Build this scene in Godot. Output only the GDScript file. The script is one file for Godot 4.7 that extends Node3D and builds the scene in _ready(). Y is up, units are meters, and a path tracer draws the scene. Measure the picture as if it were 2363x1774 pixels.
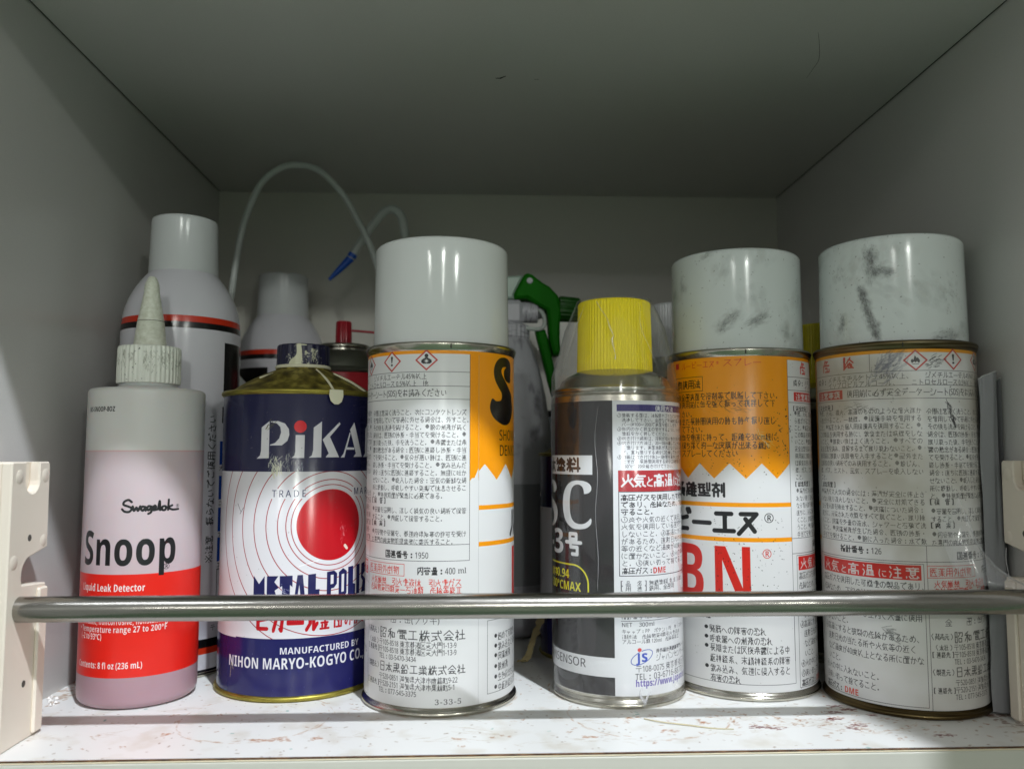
extends Node3D

# ---------------------------------------------------------------- lettering
# Stroke shapes of the Japanese characters on a 10 x 10 grid: "0494" is a line from (0,4) to (9,4); "口:1489" sets another character into a box.
const GLYPHS := """
一 0595
口 1181881811
囗 0090990900
日 2080892920 2484
目 2080892920 2383 2686
田 1181881811 5158 1484
月 202609 20808968 2383 2686
木 0393 5059 5309 5399
氵 3061 1455 2976
亻 6015 4349
扌 0292 505938 0695
言 4060 0292 1474 1676 2878792928
糸 502262 7215 1585 5559 3618 7698
阝 1019 10603485 8547
門 0009 00404404 0242 50909499 9099 5054 5494 5292
土 1484 5058 0898
王 1181 1585 0999 5159
工 1181 5158 0898
火 1325 8365 505409 5499
灬 1109 3139 6169 8199
心 0508 24398986 4355 8497
艹 0292 3034 6064
⺮ 2005 1242 3234 6045 5292 7274
雨 1191 0306 039396 5158 2444 6484 2646 6686
宀 5052 0204 029294
人 5009 4399
八 3009 6099
十 0494 5059
金 5004 5094 2474 1686 5459 2728 7768 0999
食 5003 5093 23738629 2676 2979 4699
石 0191 4106 35858939 35
攵 3014 1393 7309 3599
力 0383837968 505409
刂 2126 707968
刀 0181 81888868 4109
辶 1022 043417 0829 2999
广 5052 0292 0209
厂 0191 0109
尸 00909404 0409
隹 3004 2229 5052 2292 2494 2696 2999 6269
頁 0090 5032 22828727 2284 2585 3709 6799
禾 7012 0393 5159 5308 5398
米 1133 8163 0494 5059 4508 5599
女 402699 7109 0393
子 117153 535939 0595
大 0393 505309 5399
車 1181 5059 2373 7377 2777 2327 2575 0898
立 5052 0292 2437 7467 0999
音 立:0094 日:2479
章 立:0093 日:2376 0797 5659
衣 5052 0292 5206 2549 5499 8375
衤 4051 0282 8207 4459 5575
礻 4051 0282 8207 4459 5576
彳 5003 7215 4449
幺 5022 2252 7225 2575 8486
夂 3003 2181 8109 3399
又 1181 8109 2299
寸 0292 6069 6949 2535
文 5052 0292 7209 2299
弓 118183 8313 131686 868959
巨 0090 0009 0999 13838616
斤 8021 2109 2494 6469
戸 0191 13838616 1309
勿 2004 21919189 8969 5107 7129
及 2009 11717144 44848409 3799
兌 2032 8062 口:2276 4609 66688999 9997
先 3014 2282 5054 0494 4409 64688999 9997
牛 2003 1282 0595 5059
寺 土:1084 寸:0499
貝 目:1087 3709 6799
見 目:1085 3609 66688999 9997
里 10808515 1585 1282 5059 1787 0999
重 7021 0292 日:1376 5259 1787 0999
自 5032 目:2189
皿 1181 1118 8188 3138 6168 0898
罒 00909909 3039 6069
矢 2003 1282 0595 5254 5409 5599
竹 2005 1242 3249 7055 6292 8289
良 4050 21818525 2383 2129 2949 4599 8466
果 日:1084 5059 0696 5609 5699
危 3014 3171 6143 0494 0409 36666939 39399997
険 阝:0029 人:3094 4575 口:4588 6409 6698
成 0282 0209 05454538 5099 9997 8548 7081
分 4005 5094 25757568 4529
以 1017 1745 3253 7029 7699
上 5059 5484 0999
下 0191 5159 5475
他 亻:0029 34939376 6067 414999 9997
使 亻:0029 3191 438346 43838646 4686 603739 4599
用 17091090 90999989 1393 1696 5059
前 2021 7061 0292 月:0459 6467 94999979
必 心:0099 8018
安 宀:0093 女:0399
全 5004 5094 2474 2676 5459 0999
売 1181 5053 2373 0507 059597 4508 65689997
読 言:0039 売:4099
主 4051 1282 2585 0999 5259
注 氵:0029 主:3099
意 音:0096 心:0699
事 0191 5059 22727424 2422 1575 0695 1787 5949
項 工:0039 頁:3099
対 文:0049 寸:4099
策 ⺮:0093 1494 木:0399
熱 土:0043 土:0346 5393 70566080 80788799 灬:0799
花 艹:0092 亻:0349 5359 599996 8446
裸 衤:0039 果:3099
高 4050 0191 口:2275 0609 069699 口:2779
温 氵:0029 日:3084 皿:3499
着 2021 7061 1191 0393 5003 目:3489
源 氵:0029 3191 3109 日:4285 6569 4639 7698
遠 辶:0099 4181 6033 3393 口:4376 6648 6688
禁 木:0045 木:5095 2575 0797 5759 2819 7899
煙 火:0039 3191 口:4194 5154 7174 土:4599
保 亻:0029 口:4094 木:3499
護 言:0039 艹:3092 隹:3297 又:3699
手 7021 0393 0696 515939
代 亻:0039 3494 5099 8081
袋 代:0094 衣:0499
指 扌:0039 4244 9043 424595 日:4699
定 宀:0093 2474 5459 5676 3509 3999
古 0393 5054 口:1489
個 亻:0029 囗:3099 古:4288
具 目:1086 0696 3609 6699
制 2012 0252 0454 3059 060806 06565658 7076 90999989
製 制:0095 衣:0599
品 口:2074 口:0549 口:5599
時 日:0039 寺:3099
欠 3004 2292 9284 5309 5599
飲 食:0059 欠:5099
取 0161 1119 5159 1353 1555 0868 又:5099
扱 扌:0039 及:3099
後 彳:0029 幺:3085 夂:3499
洗 氵:0029 先:3099
理 王:0039 里:3099
角 4003 3080 月:1299
解 角:0049 509094 7045 牛:5499
説 言:0039 兌:3099
明 日:0049 月:5099
書 118184 0393 1484 0595 5055 日:2599
入 3050 505309 5399
屋 尸:0099 1484 4426 土:1599
外 3004 3151 5119 3446 7079 7496
換 扌:0039 6043 6080 8073 43834346 8386 3696 6639 6699
気 3004 2191 2373 15757578 7899 2659 5619
場 土:0039 日:4094 3595 5518 55959589 8979 7548
所 戸:0049 斤:4099
粉 米:0049 分:4099
吸 口:0138 及:3099
急 4003 3171 7123 23737616 2474 心:0699
処 夂:0059 5058 50808899
置 罒:1092 0393 5244 目:3488 030999
直 0191 5053 目:2387 030999
災 2012 0224 5032 3254 8062 6284 火:0499
合 5004 5094 3464 口:2579
停 亻:0029 6051 3191 口:4274 3495 4686 6669
止 5059 5494 2529 0999
限 阝:0029 良:3099
肖 5053 2032 8062 月:2399
消 氵:0029 肖:3099
去 土:0095 4518 1878 6699
皮 0191 9183 0109 5054 2484 8419 3499
膚 0191 5053 2173 0109 2484 田:2579 月:3699
汚 氵:0029 4181 3494 5445 46867958
類 米:0045 大:0549 頁:4099
脱 月:0039 兌:3099
余 5004 5094 3373 1585 5359 2618 7698
除 阝:0029 余:3099
多 4002 3171 7114 5305 4494 9419
量 日:2083 0494 里:1499
流 氵:0029 6051 3191 5144 4494 4549 6569 8589 8999
水 505938 033309 8253 5399
刺 木:0069 14545656 刂:6099
激 氵:0029 日:2064 2464 4409 5469 攵:6099
生 3004 2282 2585 0999 5059
医 0090 0009 0999 3113 2272 1484 5118 5489
師 2011 116144 1415 1565 6919 0019 7191 6393 639993 7059
診 言:0039 人:3095 7345 8456 9659
断 米:1057 00 0909 0959 斤:5099
当 5053 1023 9073 1484 8489 1989 1686
受 8011 1023 4143 8163 0304 039394 1585 又:1599
眼 目:0039 良:3099
数 米:0045 女:0559 攵:5099
間 門:0099 日:2579
深 氵:0029 宀:3093 4334 7394 木:3499
容 宀:0093 3314 6384 5405 5495 口:2679
易 日:2084 勿:0499
浄 氵:0029 6042 5083 33838636 3595 605939
続 糸:0039 売:3099
連 辶:0099 車:2097
各 夂:0095 口:2579
絡 糸:0039 各:3099
悪 0090 3035 6065 12828414 0595 心:0599
込 辶:0099 入:3087
無 2002 1292 0494 1696 2226 4246 6266 8286 灬:0799
吐 口:0138 土:4099
空 宀:0093 3314 5394 工:1599
新 立:0054 木:0459 斤:5099
移 禾:0039 多:3099
動 重:0059 力:5099
呼 口:0138 8041 4253 8273 3595 516949
休 亻:0029 木:3099
息 自:1085 心:0599
特 牛:0039 寺:3099
別 口:1053 04545757 3509 5738 刂:6099
管 ⺮:0093 宀:0394 25757727 25 2529 29797727
密 宀:0093 心:0396 5658 171989 8789
閉 門:0099 2575 5459 5527
京 4050 0191 口:2275 565939 3618 7698
涼 氵:0029 京:3099
錠 金:0049 定:4099
発 1040 4005 2032 7094 9072 8163 2474 0696 3409 64689997
廃 广:0099 発:1299
者 1171 5054 0393 9106 日:2489
都 者:0059 阝:6099
首 2021 7061 0292 5233 目:2389
道 辶:0099 首:3097
府 广:0099 亻:1349 寸:4399
県 目:3084 110686 5659 2618 7698
知 矢:0059 口:5388
許 言:0039 6004 4292 3595 7259
可 0191 717949 口:1357
専 0191 日:1085 5056 寸:0599
業 4043 6063 1123 8173 0393 1585 0797 5359 5709 5799
委 禾:0095 女:0599
託 言:0039 8041 3595 516799
針 金:0049 十:4099
番 8011 0393 5154 2132 7162 5304 5394 田:1599
号 口:2073 0494 34367679 7949
国 囗:0099 王:2187 6677
薬 艹:0092 日:3265 1324 8374 0696 5659 5709 5799
劇 广:0069 1353 2555 3549 0959 刂:6099
物 牛:0039 勿:3099
内 17191190 90999979 5053 5327 5376
厳 1022 4042 8062 039393 0309 12232356 耳:1359 攵:5399
耳 0191 2128 7179 2373 2575 0897
引 106063 136316 16666949 9099
性 5059 1214 8385 牛:3097 3999
忄 5059 2316 8376
液 氵:0029 6050 3191 亻:2359 6353 63949459 6599
体 亻:0029 木:3099 5777
第 ⺮:0093 14848616 168618 8979 4459 5519
四 009098 980800 3035 6065 6595
由 田:1299 5052
油 氵:0029 由:3099
等 ⺮:0093 1484 5356 0696 寸:0699 3244
級 糸:0039 及:3099
燃 火:0039 5034 4171 5162 大:6097 灬:4799
圧 0090 0009 土:1299
缶 3003 2282 0494 5258 1618 1888 8688
属 尸:0099 8121 2484 4246 5359 25858929
元 2171 0494 4409 64688999 9997
昭 日:0039 刀:4094 口:4589
和 禾:0059 口:5388
電 雨:0095 日:1588 55589899 97
株 木:0039 5034 4292 3595 7059 6539 7599
式 0292 1555 3558 0957 60649999 97 8091
会 5004 5094 3464 1686 4618 1878 6799
社 礻:0039 土:3099
本 木:0099 3777
東 0191 13838616 1316 1484 5059 5609 5699
港 氵:0029 3292 3494 5054 7074 5536 7597 47878949 4699
区 0090 0009 0999 2377 7327
芝 艹:0092 5354 0575 7508 1699
告 牛:0095 口:1589
造 辶:0099 告:3087
黒 10808414 1484 1282 5057 1575 0797 灬:0799
鉛 金:0049 八:4094 口:4589
津 氵:0029 4181 3393 81854585 3797 6069
市 5052 0292 14171484 8487 5259
町 田:0049 4292 729959
橋 木:0039 高:3099
賀 力:0044 口:5184 貝:1499
滋 氵:0029 5041 8072 3292 幺:3369 幺:6399
栗 1090 口:1184 3034 6064 木:0499
林 木:0049 木:5099
骨 20702474 2024 42444474 040694 9496 月:2599
滑 氵:0029 骨:3099
离 4050 0191 2356 6326 12168682 0906 069699 4638 3878
離 离:0059 隹:5099
型 0151 0353 1216 4146 7074 90959575 土:0599
剤 文:0055 1419 4449 1646 刂:6099
御 彳:0029 3004 2262 2464 4247 2729 4767 118189
卩 118186 1119
法 氵:0029 去:3099
表 1181 5055 1383 0595 5509 3639 3956 5499 8576
面 0090 5022 12828919 1219 4249 6269 4464 4666
溶 氵:0029 容:3099
脂 月:0039 4244 9043 424595 日:4699
強 弓:0039 6044 4484 口:4587 6459 4999
振 扌:0039 3090 3039 4282 3494 5459 5976 6498
攪 扌:0039 2262 見:3299 4042 6052 8072
半 1022 8062 1383 0696 5059
拌 扌:0039 半:3099
長 2025 2090 2282 2484 0595 353957 4599 8566
垂 7021 0292 0494 1696 2999 5159 2227 7277
持 扌:0039 寺:3099
足 口:1084 5459 5676 2629 0999
距 足:0039 巨:4099
程 禾:0039 口:5084 王:4499
薄 艹:0092 氵:0229 3292 4385 4585 5359 寸:3699
均 土:0039 5034 41919189 8969 5464 4675
膜 月:0039 艹:3092 日:4285 大:3599
出 5059 111484 8184 060999 9699
来 1181 2133 7163 0494 5059 4509 5599
様 木:0039 4051 8071 3292 4383 3494 水:3499
有 0191 5007 月:2399
害 宀:0093 1383 2474 0595 5256 口:2689
青 1181 1282 0494 5054 月:2499
情 忄:0029 青:3099
報 1151 3039 0353 1242 0656 505989 50909454 又:5499
臣 0090 0009 0999 30357535
腎 巨:0045 又:5095 月:1499
臓 月:0039 艹:3092 3393 3339 4484 4887 7099 9996
障 阝:0029 章:3099
恐 工:0044 50455093 9394 心:0599
期 0151 1017 4047 1343 1545 0757 0809 4759 月:6099
反 0090 0009 2272 7219 3399
復 彳:0029 4032 4191 日:4384 夂:3499
中 128286 8616 1612 5059
枢 木:0039 区:4099
申 田:1187 5059
神 礻:0039 申:4099
経 糸:0039 又:3094 土:3499
系 8021 糸:0199
末 0191 1484 5059 5408 5498
梢 木:0039 肖:4099
侵 亻:0029 408084 4282 4484 353696 又:3699
疑 2002 1242 3454 3405 4549 5080 8062 5494 7479 5669 6999
塗 氵:0034 余:2096 土:1599
斗 2042 1434 0797 7079
料 米:0049 斗:4099
率 4050 0191 幺:3175 1132 8171 1435 8465 0696 5659
方 5052 0292 4209 44747868
装 1014 0424 3039 4181 6054 4484 衣:0599
付 亻:0029 寸:3099
度 广:0099 2383 3335 7375 3575 又:1599
且 20808929 2029 2383 2686 0999
粗 米:0049 且:5099
玉 王:0099 6778
吹 口:0138 欠:3099
也 04939376 5057 21289896
地 土:0039 也:3099
肌 月:0039 5049 508999
乾 0151 3033 日:0347 0858 3739 6053 5394 9459 5999
燥 火:0039 口:5073 口:3365 口:6395 木:3599
行 彳:0029 4191 3494 747959
室 宀:0093 1383 3325 2575 5359 1676 0999
焼 火:0039 4191 6063 3494 4547 7577 3797 5739 776999
守 宀:0093 寸:0399
炎 火:1095 火:0499
身 5032 20807979 2123 2383 2585 0786 8009 2025
射 身:0059 寸:5099
光 5054 1133 8163 0494 4409 64688999 9997
近 辶:0099 斤:3097
切 0453 2028 2846 刀:3099
捨 扌:0039 6034 6094 4585 6366 口:4689
色 3003 3161 6143 13731318 7376 1676 4346 189997
名 4004 3181 8109 3354 口:3589
機 木:0039 幺:3065 幺:6095 3595 4549 7099 5769
途 辶:0099 余:3087
失 2003 1282 0595 5054 5409 5599
鉄 金:0049 失:4099
防 阝:0029 方:3099
赤 1181 5053 0494 4419 6469 2617 7697
線 糸:0039 日:4084 水:3499
計 言:0049 十:4099
測 氵:0029 目:2066 2618 5668 刂:6099
器 口:0043 口:5093 0494 5359 大:2477 口:0649 口:5699
南 0191 5053 030993 939989 3545 4656 5666 5559
尭 0191
施 3032 0252 2209 2464 6457 6044 4191 639397 5355 559999
棄 5052 0292 3244 7263 3595 2555 5557 木:0599
混 氵:0029 日:4084 口:3599
緊 巨:0044 又:5094 糸:1499
要 1090 口:1084 3034 6064 0595 女:0499
救 木:0049 8081 攵:5099
暴 日:2073 0393 3244 6264 0595 3508 6598 5559
露 雨:0094 口:0447 2757 足:0449 夂:5094 夂:4487 口:5799
懸 目:0044 糸:0346 糸:4095 心:0599
念 5003 5093 3363 2444 4474 7456 心:0599
姿 1014 2042 3282 5064 女:0499
勢 土:0053 土:0256 50599590 力:0599
漏 氵:0029 00 3090 3035 雨:3399
洩 氵:0029 日:3084 5099
染 氵:0034 4191 木:0499 6061
鹸 0049 石:0049 険:4099
蒸 艹:0092 2464 5457 0435 8455 0898 灬:0799
喫 口:0138 3181 6066 大:3499
唐 广:0099 2383 23838616 1494 5256 口:2689
〒 1181 0494 5459
※ 1188 8118 5051 5859 0515 8595
々 3004 3171 7105 4456
潤 氵:0029 門:3099 王:4588
極 木:0039 4191 5143 口:3465 8198 6487 3999
殖 0151 2004 1343 4309 目:5396 0505 4393 4999
能 3011 1144 月:0449 8061 6094 8465 6599
放 方:0049 攵:5099
あ 1282 4047 735728164474868759
い 12163847 7286
う 3061 1453856849
え 4061 23731929 466999
お 1272 303828172546768768 7183
か 0353636849 3019 7295
き 1281 1484 4076 262879
く 702579
け 100519 3393 707659
こ 217152 162888
さ 1383 4077 262879
し 20274986
す 0292 6065463453665839
せ 0493 717566 21274989
そ 2070 7014 1494 94555789
た 0262 3109 5585 486989
ち 0282 402554866839
つ 0362957848
て 0191 91433679
と 3044 82252889
な 0252 3006 7294 6468493857 5799
に 100519 4282 455888
ね 2029 0232 3208 0853748488 8869576799
の 5138170441829569
は 100519 4292 7078594867 6799
ひ 1141 412437587684 8183 8395
へ 063398
ほ 100519 4191 4393 7178594867 6799
ま 1282 1484 5058392847 4789
み 1151 5128073597 7369
む 0262 3037261625 3639798886 7294
め 2147 60371805428396 9669
も 30386986 1262 1565
や 0462946575 4053 2249
よ 5282 5058291857 5789
ら 3061 2326 26648668 6839
り 2026 707649
る 2070 7016 1664 64866949384767
れ 2029 0232 3208 0863 636799
ろ 2070 7016 16648668 6839
わ 2029 0232 3208 0853 538496 9659
を 1181 4015 154456 93474889
ん 4009 09355657 576996
ア 1191 9164 534729
イ 8004 5259
ウ 5052 0204 0292 929559
エ 1181 5158 0898
オ 0393 606959 5309
カ 0383837968 4009
キ 1282 0595 4059
ク 3004 3282 8229
ケ 3005 2393 6309
コ 1181 8188 0888
サ 0393 2026 7074 7449
シ 1132 0424 0968 6892
ス 1181 8109 5599
セ 0493 9365 303888
ソ 1124 8139
タ 3004 3282 8229 3456
チ 1281 0595 5155 5529
ッ 1335 4255 9349
テ 2171 0494 5428
ト 3039 3386
ナ 0393 5055 5519
ニ 2272 0888
ヌ 1181 8109 3378
ネ 5051 1282 8205 5359 6587
ノ 8009
ハ 3209 6299
ヒ 202888 2483
フ 1191 9139
ヘ 063398
ホ 0292 5059 2508 7598
マ 0191 9146 3568
ミ 1182 1474 1898
ム 401888 6699
メ 8009 2378
モ 1181 0494 404888
ヤ 0493 9365 2149
ユ 1272 7278 0898
ヨ 1181 8189 1989 1585
ラ 2171 0383 8339
リ 2026 707539
ル 3036 3609 6069 6996
レ 2029 2996
ロ 1181881811
ワ 1114 1191 9139
ン 1133 0968 6892
ー 0595
、 1739
。 1727281817
・ 4454554544
： 4353544443 4757584847
【 5020294959 5949 3039
】 4070795949 4959 6069
（ 60335679
） 40737649
① 3060939669390603 30 5256
② 3060939669390603 4243656676 4666
③ 3060939669390603 42636445 64663646
④ 3060939669390603 52356575 5257
⑤ 3060939669390603 4262 4244 44656646
℃ 1020 2131 1211 9353445678 98
～ 0624466594
■ 0090 0191 0292 0393 0494 0595 0696 0797 0898 0999
● 3434 4050 3060 2171 1282 1383 1484 2575 3666
破 石:0039 皮:3099
列 0151 2105 1343 4308 刂:6099
裂 列:0095 衣:0599
魚 3003 2163 田:1376 灬:0799
羊 2032 7062 1383 1585 0797 5259
鮮 魚:0049 羊:5099
平 0191 1233 8263 0595 5159
Ⅱ 0191 0999 3139 6169
影 京:0069 8060 8363 9559
響 0043 立:3094 音:1599
胎 月:0039 4020 4518
児 2026 4080 4044 8084 4282 3509 65689997
次 1133 0538 欠:3099
己 1181 8185 1585 151989 8986
記 言:0049 己:4099
"""
const VOICED := "がかぎきぐくげけごこざさじしずすぜせぞそだただちでてどとばはぶふべへガカギキグクゴコザサジシダタデテドトバハビヒブフボホズスゼセゾソ"
const RINGED := "ピヒプフペヘポホパハ"
const SMALL := "っつャヤョヨッッゃやょよ"

var glyph_table := {}
var glyph_cache := {}
var latin_cache := {}
var fonts := {}
var ts: TextServer
var taken := {}


func read_letters() -> void:
	for line in GLYPHS.split("\n", false):
		var parts := line.split(" ", false)
		if parts.size() > 1:
			glyph_table[parts[0]] = parts.slice(1)
	ts = TextServerManager.get_primary_interface()
	for spec in [["sans", "Droid Sans", 400], ["bold", "Droid Sans", 700], ["serif", "Droid Serif", 400], ["serifbold", "Droid Serif", 700], ["mono", "Droid Sans Mono", 400]]:
		var f := SystemFont.new()
		f.font_names = PackedStringArray([spec[1]])
		f.font_weight = spec[2]
		fonts[spec[0]] = f


func strokes_of(c: String, x0: float, y0: float, x1: float, y1: float, out: Array) -> void:
	if not glyph_table.has(c):
		return
	for t: String in glyph_table[c]:
		if t.length() > 5 and t[1] == ":":
			var b := [t[2].to_int() / 9.0, t[3].to_int() / 9.0, t[4].to_int() / 9.0, t[5].to_int() / 9.0]
			strokes_of(t[0], lerpf(x0, x1, b[0]), lerpf(y0, y1, b[1]), lerpf(x0, x1, b[2]), lerpf(y0, y1, b[3]), out)
		else:
			var p := PackedVector2Array()
			for i in range(0, t.length() - 1, 2):
				p.append(Vector2(lerpf(x0, x1, t[i].to_int() / 9.0), lerpf(y0, y1, t[i + 1].to_int() / 9.0)))
			out.append(p)


func curved(p: PackedVector2Array, n := 4) -> PackedVector2Array:
	if p.size() < 3:
		return p
	var closed := p[0].is_equal_approx(p[p.size() - 1])
	var out := PackedVector2Array()
	for i in p.size() - 1:
		var a := p[i - 1] if i > 0 else (p[p.size() - 2] if closed else p[0])
		var d := p[i + 2] if i + 2 < p.size() else (p[1] if closed else p[i + 1])
		for k in n:
			out.append(p[i].cubic_interpolate(p[i + 1], a, d, float(k) / n))
	out.append(p[p.size() - 1])
	return out


func letter_strokes(c: String) -> Array:
	var out := []
	var k := VOICED.find(c)
	if k >= 0 and k % 2 == 0:
		strokes_of(VOICED[k + 1], 0, 0, 0.92, 1, out)
		out.append(PackedVector2Array([Vector2(0.8, -0.02), Vector2(0.88, 0.12)]))
		out.append(PackedVector2Array([Vector2(0.94, -0.05), Vector2(1.02, 0.09)]))
	else:
		k = RINGED.find(c)
		if k >= 0 and k % 2 == 0:
			strokes_of(RINGED[k + 1], 0, 0, 0.92, 1, out)
			out.append(PackedVector2Array([Vector2(0.85, 0.05), Vector2(0.93, -0.05), Vector2(1.02, 0.05), Vector2(0.93, 0.14), Vector2(0.85, 0.05)]))
		else:
			k = SMALL.find(c)
			if k >= 0 and k % 2 == 0:
				strokes_of(SMALL[k + 1], 0.1, 0.32, 0.78, 1, out)
			else:
				strokes_of(c, 0, 0, 1, 1, out)
	if out.is_empty() and c != "　":
		print("no shape for ", c)
	if c.unicode_at(0) >= 0x3041 and c.unicode_at(0) <= 0x3096 or c in "①②③④⑤。":
		for i in out.size():
			out[i] = curved(out[i])
	return out


func cover(cov: PackedFloat32Array, w: int, h: int, p: PackedVector2Array, rad: float) -> void:
	for i in p.size() - 1:
		var a := p[i]
		var b := p[i + 1]
		var d := b - a
		var l2 := maxf(d.length_squared(), 0.0001)
		for y in range(maxi(0, int(minf(a.y, b.y) - rad - 1)), mini(h, int(maxf(a.y, b.y) + rad + 2))):
			for x in range(maxi(0, int(minf(a.x, b.x) - rad - 1)), mini(w, int(maxf(a.x, b.x) + rad + 2))):
				var q := Vector2(x + 0.5, y + 0.5) - a
				var t := clampf(q.dot(d) / l2, 0.0, 1.0)
				var c := rad + 0.5 - (q - d * t).length()
				if c > cov[y * w + x]:
					cov[y * w + x] = minf(c, 1.0)


func covered_image(cov: PackedFloat32Array, w: int, h: int, col: Color) -> Image:
	var data := PackedByteArray()
	data.resize(w * h * 4)
	for i in w * h:
		data[i * 4] = int(col.r * 255)
		data[i * 4 + 1] = int(col.g * 255)
		data[i * 4 + 2] = int(col.b * 255)
		data[i * 4 + 3] = int(cov[i] * col.a * 255)
	return Image.create_from_data(w, h, false, Image.FORMAT_RGBA8, data)


func glyph(c: String, w: int, h: int, weight: float, col: Color) -> Image:
	var key := "%s %d %d %.2f %s" % [c, w, h, weight, col.to_html()]
	if not glyph_cache.has(key):
		var cov := PackedFloat32Array()
		cov.resize(w * h)
		for s: PackedVector2Array in letter_strokes(c):
			var p := PackedVector2Array()
			for q in s:
				p.append(Vector2(w * (0.1 + 0.8 * q.x), h * (0.1 + 0.8 * q.y)))
			cover(cov, w, h, p, weight / 2)
		glyph_cache[key] = covered_image(cov, w, h, col)
	return glyph_cache[key]


func latin_glyph(c: String, size: int, sx: float, col: Color, font: String) -> Array:
	var key := "%s %d %.2f %s %s" % [c, size, sx, col.to_html(), font]
	if not latin_cache.has(key):
		var r: RID = fonts[font].get_rids()[0]
		var sz := Vector2i(size, 0)
		var g: int = ts.font_get_glyph_index(r, size, c.unicode_at(0), 0)
		ts.font_render_glyph(r, sz, g)
		var rect := Rect2i(ts.font_get_glyph_uv_rect(r, sz, g))
		var adv: float = ts.font_get_glyph_advance(r, size, g).x * sx
		var off: Vector2 = ts.font_get_glyph_offset(r, sz, g)
		var im: Image = null
		if rect.size.x > 0 and rect.size.y > 0 and c != " ":
			var page: Image = ts.font_get_texture_image(r, sz, ts.font_get_glyph_texture_idx(r, sz, g)).get_region(rect)
			page.convert(Image.FORMAT_RGBA8)
			var data := page.get_data()
			for i in rect.size.x * rect.size.y:
				data[i * 4] = int(col.r * 255)
				data[i * 4 + 1] = int(col.g * 255)
				data[i * 4 + 2] = int(col.b * 255)
			im = Image.create_from_data(rect.size.x, rect.size.y, false, Image.FORMAT_RGBA8, data)
			if absf(sx - 1.0) > 0.01:
				im.resize(maxi(1, roundi(rect.size.x * sx)), rect.size.y, Image.INTERPOLATE_LANCZOS if sx < 1.0 else Image.INTERPOLATE_CUBIC)
		latin_cache[key] = [im, adv, Vector2(off.x * sx, off.y)]
	return latin_cache[key]


func latin(img: Image, s: String, x: float, base: float, size: float, col: Color, font := "sans", sx := 1.0, track := 0.0) -> float:
	for c in s:
		var g := latin_glyph(c, roundi(size), sx, col, font)
		if g[0] != null:
			img.blend_rect(g[0], Rect2i(Vector2i.ZERO, g[0].get_size()), Vector2i(roundi(x + g[2].x), roundi(base + g[2].y)))
		x += g[1] + track
	return x


func latin_fit(img: Image, s: String, x0: float, x1: float, base: float, size: float, col: Color, font := "sans") -> void:
	var w: float = fonts[font].get_string_size(s, HORIZONTAL_ALIGNMENT_LEFT, -1, roundi(size)).x
	latin(img, s, x0, base, size, col, font, roundf((x1 - x0) / w * 50.0) / 50.0)


# Japanese text with Latin letters and digits between; x, y is the top left corner, w and h one character's cell
func jp(img: Image, s: String, x: float, y: float, w: float, h: float, weight: float, col: Color, font := "") -> float:
	for c in s:
		if c.unicode_at(0) < 0x2000 or c in "‐–":
			x = latin(img, c, x, y + h * 0.86, h * 0.98, col, font if font else ("bold" if weight > h * 0.125 else "sans"), snappedf(w / h * 0.92, 0.02))
		else:
			if c != "　":
				img.blend_rect(glyph(c, roundi(w), roundi(h), weight if weight > h * 0.12 else weight * 0.88, col), Rect2i(0, 0, roundi(w), roundi(h)), Vector2i(roundi(x), roundi(y)))
			x += w
	return x


func jp_fit(img: Image, s: String, x0: float, x1: float, y: float, h: float, weight: float, col: Color) -> void:
	jp(img, s, x0, y, (x1 - x0) / s.length(), h, weight, col)


func jp_lines(img: Image, lines: Array, x: float, y: float, w: float, h: float, pitch: float, weight: float, col: Color) -> void:
	for k in lines.size():
		jp(img, lines[k], x, y + k * pitch, w, h, weight, col)


# ---------------------------------------------------------------- drawing on label images
func rgb(r: int, g: int, b: int, a := 255) -> Color:
	return Color8(r, g, b, a)


func blank(w: int, h: int, col: Color) -> Image:
	var im := Image.create_empty(w, h, false, Image.FORMAT_RGBA8)
	im.fill(col)
	return im


func rect(img: Image, x0: float, y0: float, x1: float, y1: float, col: Color) -> void:
	img.fill_rect(Rect2i(roundi(x0), roundi(y0), maxi(1, roundi(x1) - roundi(x0)), maxi(1, roundi(y1) - roundi(y0))), col)


func frame(img: Image, x0: float, y0: float, x1: float, y1: float, t: float, col: Color) -> void:
	rect(img, x0, y0, x1, y0 + t, col)
	rect(img, x0, y1 - t, x1, y1, col)
	rect(img, x0, y0, x0 + t, y1, col)
	rect(img, x1 - t, y0, x1, y1, col)


func mix_pixel(img: Image, x: int, y: int, col: Color, a: float) -> void:
	if a > 0.003 and x >= 0 and y >= 0 and x < img.get_width() and y < img.get_height():
		var o := img.get_pixel(x, y)
		var k := minf(a, 1.0) * col.a
		img.set_pixel(x, y, Color(lerpf(o.r, col.r, k), lerpf(o.g, col.g, k), lerpf(o.b, col.b, k), o.a))


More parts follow.
